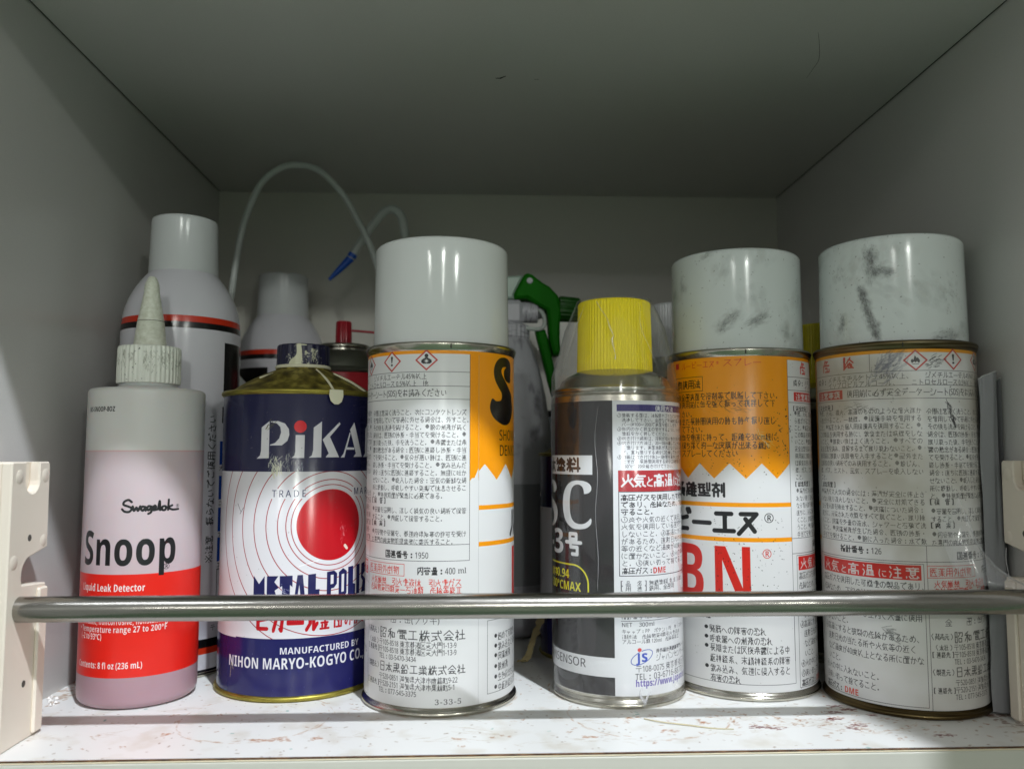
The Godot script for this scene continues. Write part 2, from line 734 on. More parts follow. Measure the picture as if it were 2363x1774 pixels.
func poly(img: Image, pts: PackedVector2Array, col: Color) -> void:
	var lo := pts[0]
	var hi := pts[0]
	for p in pts:
		lo = lo.min(p)
		hi = hi.max(p)
	var x0 := int(floorf(lo.x))
	var w := int(ceilf(hi.x)) - x0 + 1
	var n := pts.size()
	for y in range(maxi(0, int(floorf(lo.y))), mini(img.get_height(), int(ceilf(hi.y)) + 1)):
		var row := PackedFloat32Array()
		row.resize(w + 1)
		for s in 4:
			var yy := y + (s + 0.5) / 4.0
			var cuts := []
			for i in n:
				var a := pts[i]
				var b := pts[(i + 1) % n]
				if (a.y <= yy) != (b.y <= yy):
					cuts.append(a.x + (yy - a.y) / (b.y - a.y) * (b.x - a.x) - x0)
			cuts.sort()
			for c in range(0, cuts.size() - 1, 2):
				var e0: float = maxf(cuts[c], 0.0)
				var e1: float = minf(cuts[c + 1], w)
				for x in range(int(e0), int(e1) + 1):
					row[x] += 0.25 * clampf(minf(e1, x + 1.0) - maxf(e0, x), 0.0, 1.0)
		for x in w:
			mix_pixel(img, x0 + x, y, col, row[x])


func line(img: Image, p: PackedVector2Array, width: float, col: Color) -> void:
	var rad := width / 2
	for i in p.size() - 1:
		var a := p[i]
		var b := p[i + 1]
		var d := b - a
		var l2 := maxf(d.length_squared(), 0.0001)
		for y in range(int(minf(a.y, b.y) - rad - 1), int(maxf(a.y, b.y) + rad + 2)):
			for x in range(int(minf(a.x, b.x) - rad - 1), int(maxf(a.x, b.x) + rad + 2)):
				var q := Vector2(x + 0.5, y + 0.5) - a
				var t := clampf(q.dot(d) / l2, 0.0, 1.0)
				mix_pixel(img, x, y, col, rad + 0.5 - (q - d * t).length())


func arc_points(c: Vector2, rx: float, ry: float, a0: float, a1: float, n: int) -> PackedVector2Array:
	var out := PackedVector2Array()
	for i in n + 1:
		var a := deg_to_rad(lerpf(a0, a1, float(i) / n))
		out.append(c + Vector2(cos(a) * rx, sin(a) * ry))
	return out


func smear(img: Image, rng: RandomNumberGenerator, x: float, y: float, along: Vector2, spread: float, n: int, len_px: float, col: Color, width := 2.0) -> void:
	for i in n:
		var t := rng.randf()
		var p := Vector2(x, y) + along * t + Vector2(rng.randfn(0, spread), rng.randfn(0, spread))
		var d := along.normalized().rotated(rng.randfn(0, 0.35)) * len_px * rng.randf_range(0.3, 1.0)
		var c := col
		c.a = col.a * rng.randf_range(0.25, 1.0)
		line(img, PackedVector2Array([p, p + d * 0.5 + Vector2(rng.randfn(0, 1), rng.randfn(0, 1)), p + d]), width * rng.randf_range(0.5, 1.4), c)


func specks(img: Image, rng: RandomNumberGenerator, x0: float, y0: float, x1: float, y1: float, n: int, size: float, col: Color) -> void:
	for i in n:
		var p := Vector2(rng.randf_range(x0, x1), rng.randf_range(y0, y1))
		var c := col
		c.a = col.a * rng.randf_range(0.3, 1.0)
		line(img, PackedVector2Array([p, p + Vector2(rng.randfn(0, size * 0.6), rng.randfn(0, size * 0.6))]), size * rng.randf_range(0.4, 1.2), c)


func tex(img: Image) -> ImageTexture:
	return ImageTexture.create_from_image(img)


# ---------------------------------------------------------------- meshes
class Shape:
	var v := PackedVector3Array()
	var n := PackedVector3Array()
	var uv := PackedVector2Array()

	func tri(a: Vector3, b: Vector3, c: Vector3, na: Vector3, nb: Vector3, nc: Vector3, ua := Vector2.ZERO, ub := Vector2.ZERO, uc := Vector2.ZERO) -> void:
		if (b - a).cross(c - a).length_squared() < 1e-22:
			return
		if (b - a).cross(c - a).dot(na + nb + nc) > 0.0:
			v.append_array([a, c, b])
			n.append_array([na, nc, nb])
			uv.append_array([ua, uc, ub])
		else:
			v.append_array([a, b, c])
			n.append_array([na, nb, nc])
			uv.append_array([ua, ub, uc])

	func flat(a: Vector3, b: Vector3, c: Vector3, out: Vector3) -> void:
		var m := (b - a).cross(c - a).normalized()
		if m.dot(out) < 0.0:
			m = -m
		tri(a, b, c, m, m, m)

	func quad(a: Vector3, b: Vector3, c: Vector3, d: Vector3, out: Vector3) -> void:
		flat(a, b, c, out)
		flat(a, c, d, out)

	func mesh() -> ArrayMesh:
		var arr := []
		arr.resize(Mesh.ARRAY_MAX)
		arr[Mesh.ARRAY_VERTEX] = v
		arr[Mesh.ARRAY_NORMAL] = n
		arr[Mesh.ARRAY_TEX_UV] = uv
		var m := ArrayMesh.new()
		m.add_surface_from_arrays(Mesh.PRIMITIVE_TRIANGLES, arr)
		return m


# A turned shape: profile of (radius, height) in mm from bottom to top. Angle 0 faces +z; u runs once round from the seam, v from "top" down to "low".
func lathe(s: Shape, prof: Array, o := {}) -> Shape:
	var segs: int = o.get("segs", 96)
	var seam := deg_to_rad(o.get("seam", 180.0))
	var sharp := deg_to_rad(o.get("sharp", 35.0))
	var low: float = o.get("low", prof[0].y)
	var top: float = o.get("top", prof[prof.size() - 1].y)
	var ribs: int = o.get("ribs", 0)
	var amp: float = o.get("amp", 0.0)
	var at: Vector3 = o.get("at", Vector3.ZERO)
	var turn: Basis = o.get("turn", Basis())
	var seg_n := []
	for i in prof.size() - 1:
		var d: Vector2 = prof[i + 1] - prof[i]
		seg_n.append(Vector2(d.y, -d.x).normalized())
	for i in prof.size() - 1:
		var n0: Vector2 = seg_n[i]
		var n1: Vector2 = seg_n[i]
		if i > 0 and absf(seg_n[i].angle_to(seg_n[i - 1])) < sharp:
			n0 = (seg_n[i] + seg_n[i - 1]).normalized()
		if i + 2 < prof.size() and absf(seg_n[i].angle_to(seg_n[i + 1])) < sharp:
			n1 = (seg_n[i] + seg_n[i + 1]).normalized()
		var pa: Vector2 = prof[i]
		var pb: Vector2 = prof[i + 1]
		for k in segs:
			var P := []
			var N := []
			var U := []
			for q in [[k, 0], [k + 1, 0], [k + 1, 1], [k, 1]]:
				var f := float(q[0]) / segs
				var a := seam + TAU * f
				var pr := pa if q[1] == 0 else pb
				var nn := n0 if q[1] == 0 else n1
				var r := pr.x
				var sa := a
				if ribs > 0 and pr.x > 1.0:
					var ph := f * ribs - floorf(f * ribs)
					r -= amp * (0.5 - 0.5 * cos(ph * TAU))
					sa = a + sin(ph * TAU) * clampf(amp * 0.5 * ribs / pr.x, 0.0, 1.0)
				P.append(turn * (Vector3(sin(a) * r, pr.y, cos(a) * r) * 0.001) + at)
				N.append((turn * Vector3(sin(sa) * nn.x, nn.y, cos(sa) * nn.x)).normalized())
				U.append(Vector2(f, (top - pr.y) / (top - low)))
			s.tri(P[0], P[1], P[2], N[0], N[1], N[2], U[0], U[1], U[2])
			s.tri(P[0], P[2], P[3], N[0], N[2], N[3], U[0], U[2], U[3])
	return s


func turned(prof: Array, o := {}) -> ArrayMesh:
	return lathe(Shape.new(), prof, o).mesh()


# A rounded corner of a profile
func corner(c: Vector2, r: float, a0: float, a1: float, n := 5) -> Array:
	var out := []
	for i in n + 1:
		var a := deg_to_rad(lerpf(a0, a1, float(i) / n))
		out.append(c + Vector2(cos(a), sin(a)) * r)
	return out


func box(s: Shape, c: Vector3, size: Vector3, b: float) -> Shape:
	var h := size / 2
	var V := func(sx: float, sy: float, sz: float, ax: int) -> Vector3:
		var p := Vector3(sx * (h.x - b), sy * (h.y - b), sz * (h.z - b))
		p[ax] += b * [sx, sy, sz][ax]
		return c + p
	for ax in 3:
		for sg in [-1.0, 1.0]:
			var o := Vector3.ZERO
			o[ax] = sg
			var q := []
			for t in [[-1.0, -1.0], [1.0, -1.0], [1.0, 1.0], [-1.0, 1.0]]:
				var e := [0.0, 0.0, 0.0]
				e[ax] = sg
				e[(ax + 1) % 3] = t[0]
				e[(ax + 2) % 3] = t[1]
				q.append(V.call(e[0], e[1], e[2], ax))
			s.quad(q[0], q[1], q[2], q[3], o)
		for s1 in [-1.0, 1.0]:
			for s2 in [-1.0, 1.0]:
				var a1 := (ax + 1) % 3
				var a2 := (ax + 2) % 3
				var e0 := [0.0, 0.0, 0.0]
				e0[a1] = s1
				e0[a2] = s2
				var e1 := e0.duplicate()
				e0[ax] = -1.0
				e1[ax] = 1.0
				s.quad(V.call(e0[0], e0[1], e0[2], a1), V.call(e1[0], e1[1], e1[2], a1), V.call(e1[0], e1[1], e1[2], a2), V.call(e0[0], e0[1], e0[2], a2), Vector3(0 if ax == 0 else e0[0], 0 if ax == 1 else e0[1], 0 if ax == 2 else e0[2]))
	for sx in [-1.0, 1.0]:
		for sy in [-1.0, 1.0]:
			for sz in [-1.0, 1.0]:
				s.flat(V.call(sx, sy, sz, 0), V.call(sx, sy, sz, 1), V.call(sx, sy, sz, 2), Vector3(sx, sy, sz))
	return s


# An outline in mm, given thickness along the third axis with chamfered rims; "turn" maps (x, y, along) into the world
func slab(s: Shape, pts: PackedVector2Array, z0: float, z1: float, bevel: float, turn := Basis(), at := Vector3.ZERO) -> Shape:
	if Geometry2D.is_polygon_clockwise(pts):
		pts.reverse()
	var n := pts.size()
	var inner := PackedVector2Array()
	for i in n:
		var d0 := (pts[i] - pts[(i + n - 1) % n]).normalized()
		var d1 := (pts[(i + 1) % n] - pts[i]).normalized()
		var m := Vector2(-d0.y - d1.y, d0.x + d1.x).normalized()
		inner.append(pts[i] + m * bevel / maxf(0.4, m.dot(Vector2(-d0.y, d0.x))))
	if (inner[0] - pts[0]).length() > 0 and not Geometry2D.is_point_in_polygon(inner[0], pts):
		for i in n:
			inner[i] = pts[i] * 2 - inner[i]
	var T := func(p: Vector2, z: float) -> Vector3: return turn * Vector3(p.x, p.y, z) * 0.001 + at
	var ids := Geometry2D.triangulate_polygon(inner)
	for k in range(0, ids.size(), 3):
		for e in [[z0, -1.0], [z1, 1.0]]:
			s.flat(T.call(inner[ids[k]], e[0]), T.call(inner[ids[k + 1]], e[0]), T.call(inner[ids[k + 2]], e[0]), turn * Vector3(0, 0, e[1]))
	for i in n:
		var j := (i + 1) % n
		var d := (pts[j] - pts[i]).normalized()
		var o := Vector2(d.y, -d.x)
		if Geometry2D.is_point_in_polygon((pts[i] + pts[j]) / 2 + o * 0.01, pts):
			o = -o
		var out := turn * Vector3(o.x, o.y, 0)
		s.quad(T.call(pts[i], z0 + bevel), T.call(pts[j], z0 + bevel), T.call(pts[j], z1 - bevel), T.call(pts[i], z1 - bevel), out)
		s.quad(T.call(pts[i], z0 + bevel), T.call(pts[j], z0 + bevel), T.call(inner[j], z0), T.call(inner[i], z0), out - turn * Vector3(0, 0, 1))
		s.quad(T.call(pts[i], z1 - bevel), T.call(pts[j], z1 - bevel), T.call(inner[j], z1), T.call(inner[i], z1), out + turn * Vector3(0, 0, 1))
	return s


# A tube in mm along points; radii may change along it; flat > 1 widens it across "side"
func tube(s: Shape, p: PackedVector3Array, radii: Array, segs := 12, flat_y := 1.0, side := Vector3.ZERO) -> Shape:
	var rings := []
	var up := Vector3(0.3, 0.2, 0.93)
	for i in p.size():
		var d := (p[mini(i + 1, p.size() - 1)] - p[maxi(i - 1, 0)]).normalized()
		var a := (side if side != Vector3.ZERO else up).cross(d).normalized()
		var b := d.cross(a).normalized()
		var ring := []
		var rr: float = radii[0] if radii.size() == 1 else lerpf(radii[int(float(i) / (p.size() - 1) * (radii.size() - 1))], radii[mini(int(float(i) / (p.size() - 1) * (radii.size() - 1)) + 1, radii.size() - 1)], fposmod(float(i) / (p.size() - 1) * (radii.size() - 1), 1.0))
		for k in segs:
			var t := TAU * k / segs
			ring.append([(p[i] + a * cos(t) * rr * flat_y + b * sin(t) * rr) * 0.001, (a * cos(t) + b * sin(t) * flat_y).normalized()])
		rings.append(ring)
	for i in p.size() - 1:
		for k in segs:
			var k2 := (k + 1) % segs
			var A: Array = rings[i][k]
			var B: Array = rings[i][k2]
			var C: Array = rings[i + 1][k2]
			var D: Array = rings[i + 1][k]
			s.tri(A[0], B[0], C[0], A[1], B[1], C[1])
			s.tri(A[0], C[0], D[0], A[1], C[1], D[1])
	for e in [0, p.size() - 1]:
		var d2 := (p[e] - p[e + (1 if e == 0 else -1)]).normalized()
		for k in segs:
			s.flat(p[e] * 0.001, rings[e][k][0], rings[e][(k + 1) % segs][0], d2)
	return s


func smooth_path(p: Array, n := 8) -> PackedVector3Array:
	var out := PackedVector3Array()
	for i in p.size() - 1:
		for k in n:
			out.append(p[i].cubic_interpolate(p[i + 1], p[maxi(i - 1, 0)], p[mini(i + 2, p.size() - 1)], float(k) / n))
	out.append(p[p.size() - 1])
	return out


# ---------------------------------------------------------------- nodes
func numbered(called: String) -> String:
	taken[called] = taken.get(called, -1) + 1
	return called if taken[called] == 0 else "%s_%03d" % [called, taken[called]]


func tag(o: Node3D, label: String, category: String, group := "") -> Node3D:
	o.set_meta("label", label)
	o.set_meta("category", category)
	if group:
		o.set_meta("group", group)
	return o


# A thing standing at (x, depth) on the shelf, its front turned to the photographer, then by "turn" degrees
func thing(called: String, label: String, category: String, x := 0.0, depth := 0.0, group := "", face := true) -> Node3D:
	var o := Node3D.new()
	o.name = numbered(called)
	add_child(o)
	o.position = Vector3(x, 0, -depth) * 0.001
	if face:
		o.rotation.y = atan2(-x, depth)
	return tag(o, label, category, group)


func part(called: String, mesh: Mesh, m: Material, under: Node3D) -> MeshInstance3D:
	var o := MeshInstance3D.new()
	o.mesh = mesh
	o.material_override = m
	var nm := called
	var k := 0
	while under.has_node(NodePath(nm)):
		k += 1
		nm = "%s_%03d" % [called, k]
	o.name = nm
	under.add_child(o, true)
	return o


func mat(col: Color, rough := 0.5, metal := 0.0) -> StandardMaterial3D:
	var m := StandardMaterial3D.new()
	m.albedo_color = col
	m.roughness = rough
	m.metallic = metal
	return m


func printed(img: Image, rough := 0.3) -> StandardMaterial3D:
	var m := mat(Color.WHITE, rough)
	m.albedo_texture = tex(img)
	m.texture_repeat = false
	return m


func noise_tex(freq: float, octaves: int, ramp: Array, size := 512, seed_ := 1) -> NoiseTexture2D:
	var n := FastNoiseLite.new()
	n.seed = seed_
	n.frequency = freq
	n.fractal_octaves = octaves
	var t := NoiseTexture2D.new()
	t.noise = n
	t.width = size
	t.height = size
	t.seamless = true
	if ramp:
		var g := Gradient.new()
		g.offsets = PackedFloat32Array(ramp.map(func(r): return r[0]))
		g.colors = PackedColorArray(ramp.map(func(r): return r[1]))
		t.color_ramp = g
	return t


# ---------------------------------------------------------------- label prints
const INK := Color(0.15, 0.15, 0.16)
const WHITE_PAINT := Color(0.87, 0.87, 0.87)


func hazard_sign(img: Image, c: Vector2, rx: float, ry: float, what: String) -> void:
	var d := PackedVector2Array([c + Vector2(0, -ry), c + Vector2(rx, 0), c + Vector2(0, ry), c + Vector2(-rx, 0), c + Vector2(0, -ry)])
	poly(img, d.slice(0, 4), WHITE_PAINT)
	line(img, d, rx * 0.13, rgb(190, 55, 50))
	var P := func(x: float, y: float) -> Vector2: return c + Vector2(x * rx, y * ry)
	if what == "flame":
		poly(img, PackedVector2Array([P.call(-0.32, 0.3), P.call(-0.42, 0.05), P.call(-0.28, -0.18), P.call(-0.2, 0.0), P.call(-0.05, -0.5), P.call(0.12, -0.2), P.call(0.2, -0.3), P.call(0.4, 0.05), P.call(0.3, 0.3), P.call(0.12, 0.1), P.call(0.0, 0.24), P.call(-0.12, 0.12)]), INK)
		rect(img, c.x - rx * 0.3, c.y + ry * 0.36, c.x + rx * 0.3, c.y + ry * 0.42, INK)
	elif what == "mark":
		poly(img, PackedVector2Array([P.call(-0.13, -0.48), P.call(0.0, -0.56), P.call(0.13, -0.48), P.call(0.05, 0.15), P.call(-0.05, 0.15)]), INK)
		poly(img, arc_points(P.call(0, 0.36), rx * 0.13, ry * 0.11, 0, 330, 11), INK)
	else:
		poly(img, arc_points(P.call(0, -0.45), rx * 0.18, ry * 0.2, 0, 345, 23), INK)
		poly(img, PackedVector2Array([P.call(-0.12, -0.25), P.call(0.12, -0.25), P.call(0.48, 0.0), P.call(0.5, 0.25), P.call(0.3, 0.38), P.call(-0.3, 0.38), P.call(-0.5, 0.25), P.call(-0.48, 0.0)]), INK)
		var star := PackedVector2Array()
		for k in 16:
			var r := 0.3 if k % 2 == 0 else 0.09
			star.append(P.call(cos(k * TAU / 16) * r, 0.1 + sin(k * TAU / 16) * r))
		poly(img, star, WHITE_PAINT)


# The print that goes once round the release-agent cans: 360 degrees = 2048 px, 144.8 mm = 1431 px
func release_label(worn: int) -> Image:
	var paper := WHITE_PAINT
	var orange := rgb(244, 154, 4)
	var red := rgb(206, 38, 30)
	var img := blank(2048, 1431, paper)
	var U := func(deg: float) -> float: return deg / 360.0 * 2048.0
	var y3 := func(y: float) -> float: return (y - 758.3) * 1.8652
	var y4 := func(y: float) -> float: return (y - 771.7) * 1.9855
	var y5 := func(y: float) -> float: return (y - 756.9) * 1.8586
	# orange field with its toothed lower edge
	rect(img, 0, 0, 2048, 14, orange)
	rect(img, U.call(353), 0, 2048, y3.call(1040), orange)
	poly(img, PackedVector2Array([Vector2(U.call(353), y3.call(1040) - 1), Vector2(2048, y3.call(1020)), Vector2(2048, y3.call(1020)), Vector2(U.call(353), y3.call(1046))]), orange)
	poly(img, PackedVector2Array([Vector2(2047, y3.call(1041)), Vector2(2048, y3.call(1018)), Vector2(U.call(356.5), y3.call(1041))]), paper)
	var ya: float = y4.call(1008)
	var yb: float = y4.call(1041)
	rect(img, 0, 0, U.call(173.5), ya, orange)
	var tooth: float = U.call(24.0)
	var x: float = U.call(5.5) - tooth
	for k in 8:
		poly(img, PackedVector2Array([Vector2(x, ya - 1), Vector2(x + tooth, ya - 1), Vector2(x + tooth / 2, yb)]), orange)
		x += tooth
	# maker's sign: a heavy curling S and two narrow words
	var black := rgb(24, 20, 18)
	var S := func(px: float, py: float) -> Vector2: return Vector2(U.call(26) + (px - 985) * 1.7, y3.call(486.7 + 0.3267 * py))
	var top_path := []
	for q in [[1018, 1000], [1002, 990], [998, 960], [1010, 935], [1018, 905], [1000, 885], [975, 895], [962, 940], [966, 1000], [990, 1070], [1020, 1140]]:
		top_path.append(S.call(q[0], q[1]))
	var s_line := curved(PackedVector2Array(top_path), 5)
	for i in s_line.size() - 1:
		line(img, s_line.slice(i, i + 2), lerpf(34, 62, smoothstep(0.3, 1.0, float(i) / s_line.size())), black)
	line(img, curved(PackedVector2Array([S.call(1022, 920), S.call(1020, 970), S.call(1010, 995), S.call(998, 985)]), 5), 26, black)
	poly(img, curved(PackedVector2Array([S.call(965, 1060), S.call(985, 1050), S.call(1030, 1130), S.call(1045, 1210), S.call(1025, 1300), S.call(990, 1330), S.call(950, 1290), S.call(933, 1220), S.call(940, 1150), S.call(955, 1165), S.call(975, 1155), S.call(978, 1110), S.call(965, 1060)]), 6), black)
	latin_fit(img, "SHOWA", U.call(20.5), U.call(53), y3.call(956), 62, black, "sans")
	latin_fit(img, "DENKO", U.call(20.5), U.call(53), y3.call(991), 62, black, "sans")
	# instructions
	rect(img, U.call(76), y4.call(779), U.call(80.5), y4.call(792), red)
	jp_fit(img, "ルービーエヌ", U.call(84), U.call(116), y4.call(778), 35, 2.6, red)
	latin(img, "®", U.call(116.5), y4.call(788), 18, red)
	jp_fit(img, "スプレー", U.call(122), U.call(151.5), y4.call(776), 36, 2.6, red)
	frame(img, U.call(76.5), y4.call(813), U.call(105.5), y4.call(846), 2, black)
	jp_fit(img, "御使用法", U.call(78.5), U.call(103.5), y4.call(819), 44, 4.4, black)
	var how := ["金属表面を溶剤等で脱脂して下さい。", "使用前に缶を強く振って攪拌して下", "さい。", "また長時間使用の時も時々振り直し", "て下さい。", "缶を垂直に持って、距離を30cm程に", "保ち薄く均一な皮膜が出来る様に", "スプレーしてください"]
	var rows := [859, 876, 897, 914, 932, 950, 968, 986]
	for k in 8:
		jp(img, how[k], U.call(83), y4.call(rows[k]) - 18, 28.0, 36, 2.7, black)
		if k in [0, 1, 3, 5]:
			rect(img, U.call(80), y4.call(rows[k]) - 11, U.call(82), y4.call(rows[k]) + 13, black)
	# product name
	jp_fit(img, "潤滑離型剤", U.call(62), U.call(123), y4.call(1048), 70, 9.5, INK)
	rect(img, 0, y4.call(1093), U.call(173.5), y4.call(1102), orange)
	rect(img, 0, y4.call(1168), U.call(173.5), y4.call(1177), orange)
	jp_fit(img, "ルービーエヌ", U.call(37), U.call(148), y4.call(1106), 118, 19, INK)
	latin(img, "®", U.call(150), y4.call(1136), 56, INK, "sans")
	for L in [["L", 37.5, 70], ["B", 75.5, 105.5], ["N", 108.5, 143]]:
		latin_fit(img, L[0], U.call(L[1]), U.call(L[2]), y4.call(1306), 330, red, "bold")
	latin(img, "®", U.call(148), y4.call(1212), 52, red, "sans")
	jp(img, "危険有害性情報", U.call(108.5) - 7 * 32, y4.call(1326), 32, 40, 4.6, INK)
	var warn := ["腎臓への障害の恐れ", "呼吸器への刺激の恐れ", "長期または反復暴露による中", "枢神経系、末梢神経系の障害", "飲み込み、気道に侵入すると", "有害の恐れ"]
	var wy := [1366, 1386, 1406, 1428, 1449, 1470]
	for k in 6:
		jp(img, warn[k], U.call(107), y4.call(wy[k]) - 17, 27.0, 37, 2.7, INK)
		if k in [0, 1, 2, 4]:
			jp(img, "●", U.call(102.5), y4.call(wy[k]) - 12, 22, 22, 4, INK)
	for q in [["極めて可燃性、高圧", 1366], ["飲み込むと有害", 1386], ["皮膚刺激", 1406], ["眼刺激", 1428], ["生殖能または胎児", 1449], ["中枢神経系の恐れの疑い", 1470]]:
		jp(img, q[0], U.call(19), y4.call(q[1]) - 16, 27, 36, 2.7, INK)
		jp(img, "●", U.call(15), y4.call(q[1]) - 11, 20, 22, 4, INK)
	frame(img, U.call(8), y4.call(1330), U.call(174), y4.call(1479), 2, rgb(90, 90, 92))
	# danger panel
	var grey := rgb(70, 70, 72)
	jp(img, "危", U.call(193.5) - 27, y5.call(765), 54, 62, 7, red)
	jp(img, "険", U.call(216.5) - 28, y5.call(765), 56, 62, 7, red)
	hazard_sign(img, Vector2(U.call(263.5), y5.call(782)), 44, 40, "flame")
	hazard_sign(img, Vector2(U.call(292), y3.call(781)), 44, 40, "mark")
	hazard_sign(img, Vector2(U.call(320.5), y3.call(780)), 44, 40, "body")
	rect(img, U.call(232.5), 14, U.call(232.5) + 2, y5.call(803), grey)
	for ly in [804.5, 836.0, 865.0]:
		rect(img, U.call(173.5), y5.call(ly), U.call(353), y5.call(ly) + 2, grey)
	rect(img, U.call(173.5), 14, U.call(173.5) + 2, 1310, grey)
	jp(img, "成 分：", U.call(180), y5.call(810), 25, 32, 3.6, INK)
	jp(img, "メチルエチルケトン 45%以上、", U.call(196), y5.call(808), 26.5, 28, 2.0, INK)
	jp(img, "イソプロピルアルコール、", U.call(196), y5.call(822.5), 26.5, 28, 2.0, INK)
	jp(img, "ジメチルエーテル45%以上", U.call(269.5), y3.call(808), 25, 28, 2.0, INK)
	jp(img, "ニトロセルロース 0.5%以上　他", U.call(260), y3.call(823.5), 25, 28, 2.0, INK)
	rect(img, U.call(180), y5.call(841), U.call(210.5), y5.call(862), red)
	jp_fit(img, "注意事項", U.call(182), U.call(208.5), y5.call(843), 33, 4.6, paper)
	jp(img, "使用前に必ず安全データーシート(SDS)をお読みください", U.call(214.5), y5.call(842), 27.5, 35, 2.6, INK)
	jp(img, "【安全対策】", U.call(178), y5.call(873), 22, 25, 3.0, INK)
	var left := ["●熱、火花、裸火、高温のもののような着火源か", "ら遠ざけること。ー禁煙。●保護手袋を着用する", "こと。●指定された個人用保護具を使用すること。●", "この製品を使用する時に、飲食または喫煙をしな", "いこと。●取扱い後はよく洗うこと。●すべての", "安全注意を読み、理解するまで取り扱わないこと。●", "使用前に取扱い説明書を入手すること●屋外また", "は換気の良い場所でのみ使用すること。●粉じん、", "煙、ガス、ミスト、蒸気、スプレーを吸入しない", "こと。", "", "●漏洩ガス火災の場合には：漏洩が安全に停止さ", "れない限り消火しないこと。●安全に対処できる", "なら着火源を除去すること。●皮膚についた場合：", "直ちに、汚染された衣類をすべて脱ぐこと。取り除", "くこと。皮膚を多量の流水、シャワーと石鹸で洗", "うこと。●皮膚刺激が生じた場合、医師の診断・", "手当てを受けること。●眼に入った場合：水で数"]
	for k in left.size():
		var wd: float = 22.4 if left[k].length() < 23 else 490.0 / left[k].length()
		jp(img, left[k], U.call(179.5), y5.call(885 + 16.6 * k), wd, 27, 1.9, INK)
	jp(img, "【救急処置】", U.call(178), y5.call(1051), 22, 25, 3.0, INK)
	var right := ["分間注意深く洗うこと。次にコンタクトレンズ", "を着用していて容易に外せる場合は、外すこと。", "その後も洗浄を続けること。●眼の刺激が続く", "場合は、医師の診断・手当てを受けること。●", "取り扱った後、手を洗うこと。●暴露または暴", "露の懸念がある場合：医師に連絡し診断・手当", "てを受けること。●気分が悪い時は、医師に連", "絡し診断・手当てを受けること。●飲み込んだ", "場合：直ちに医師に連絡すること。無理に吐か", "せないこと。●吸入した場合：空気の新鮮な場", "所に移動し、呼吸しやすい姿勢で休息させるこ", "と。●特別処置が緊急に必要である。", "", "●容器を密閉し、涼しく換気の良い場所で保管", "すること。●施錠して保管すること。", "", "●内容物や容器を、都道府県知事の許可を受け", "た専門の廃棄物処理業者に委託すること。"]
	for k in right.size():
		jp(img, right[k], U.call(269.5), y3.call(888 + 16.6 * k), 21.9, 27, 1.9, INK)
	jp(img, "【保　管】", U.call(268.5), y3.call(1083), 22, 27, 3.2, INK)
	jp(img, "【廃　棄】", U.call(268.5), y3.call(1133), 22, 27, 3.2, INK)
	rect(img, U.call(173.5), y5.call(1183), U.call(353), y5.call(1183) + 2, grey)
	rect(img, U.call(173.5), y5.call(1218), U.call(353), y5.call(1218) + 2, grey)
	rect(img, U.call(265.5), y5.call(1183), U.call(265.5) + 2, y5.call(1528), grey)
	rect(img, U.call(353) - 2, 14, U.call(353), y5.call(1218), grey)
	jp(img, "指針番号：126", U.call(203.5), y5.call(1191), 29, 33, 4.0, INK)
	jp(img, "国連番号：1950", U.call(287.5), y3.call(1197), 29, 33, 4.0, INK)
	# fire warning
	frame(img, U.call(178), y5.call(1223), U.call(263.5), y5.call(1524), 2, grey)
	rect(img, U.call(180), y5.call(1226), U.call(261.5), y5.call(1258), red)
	var fx := [181.5, 192.0, 203.0, 210.0, 221.5, 233.5, 240.0, 251.0]
	for k in 8:
		var small: bool = k == 2 or k == 5
		jp(img, "火気と高温に注意"[k], U.call(fx[k]), y5.call(1237 if small else 1229), 36 if small else 56, 36 if small else 52, 4.2 if small else 5.6, paper)
	var fire := ["高圧ガスを使用した可燃性の製品であり、", "危険なため、下記の注意を守ること。", "①炎や火気の近くで使用しないこと。", "②火気を使用している室内で大量に使用", "　しないこと。", "③高温にすると破裂の危険があるため、", "　直射日光の当たる所や火気等の近く", "　など温度が40度以上となる所に置かな", "　いこと。", "④火の中に入れないこと。", "⑤使い切って捨てること。"]
	for k in fire.size():
		jp(img, fire[k], U.call(180), y5.call(1262 + 22.2 * k), 25.6, 33, 2.3, INK)
	jp(img, "高圧ガス：", U.call(180), y5.call(1506), 25, 31, 3.6, INK)
	latin(img, "DME", U.call(203), y5.call(1521), 34, rgb(214, 70, 50), "bold")
	# contents and makers
	frame(img, U.call(265.5), y3.call(1226), U.call(305), y3.call(1252), 2, red)
	jp_fit(img, "医薬用外劇物", U.call(267), U.call(301), y3.call(1229.5), 38, 2.7, red)
	jp(img, "内容量：400", U.call(314.5), y3.call(1230), 29, 35, 4.2, INK)
	latin(img, "ml", U.call(344), y3.call(1245), 30, INK, "serif")
	jp(img, "火気厳禁　引火性液体　引火性ガス", U.call(269.5), y3.call(1256), 27.5, 33, 2.7, red)
	jp(img, "危険物第四類第一石油類　危険等級Ⅱ", U.call(269.5), y3.call(1272), 26, 33, 2.7, red)
	jp(img, "金　　属：缶(ブリキ)", U.call(276), y3.call(1336), 33, 33, 2.3, rgb(60, 60, 62))
	jp(img, "（発売元）", U.call(265.5), y3.call(1367), 19, 29, 2.4, INK)
	jp_fit(img, "昭和電工株式会社", U.call(282), U.call(350.5), y3.call(1363), 50, 3.7, INK)
	jp(img, "（本社）", U.call(268), y3.call(1390), 19, 27, 2.2, INK)
	jp(img, "【連絡先】", U.call(266), y3.call(1405), 19, 27, 2.2, INK)
	jp(img, "〒105-8518 東京都港区芝大門1-13-9", U.call(282), y3.call(1389), 22.5, 30, 2.1, INK)
	jp(img, "〒105-8518 東京都港区芝大門1-13-9", U.call(282), y3.call(1404), 22.5, 30, 2.1, INK)
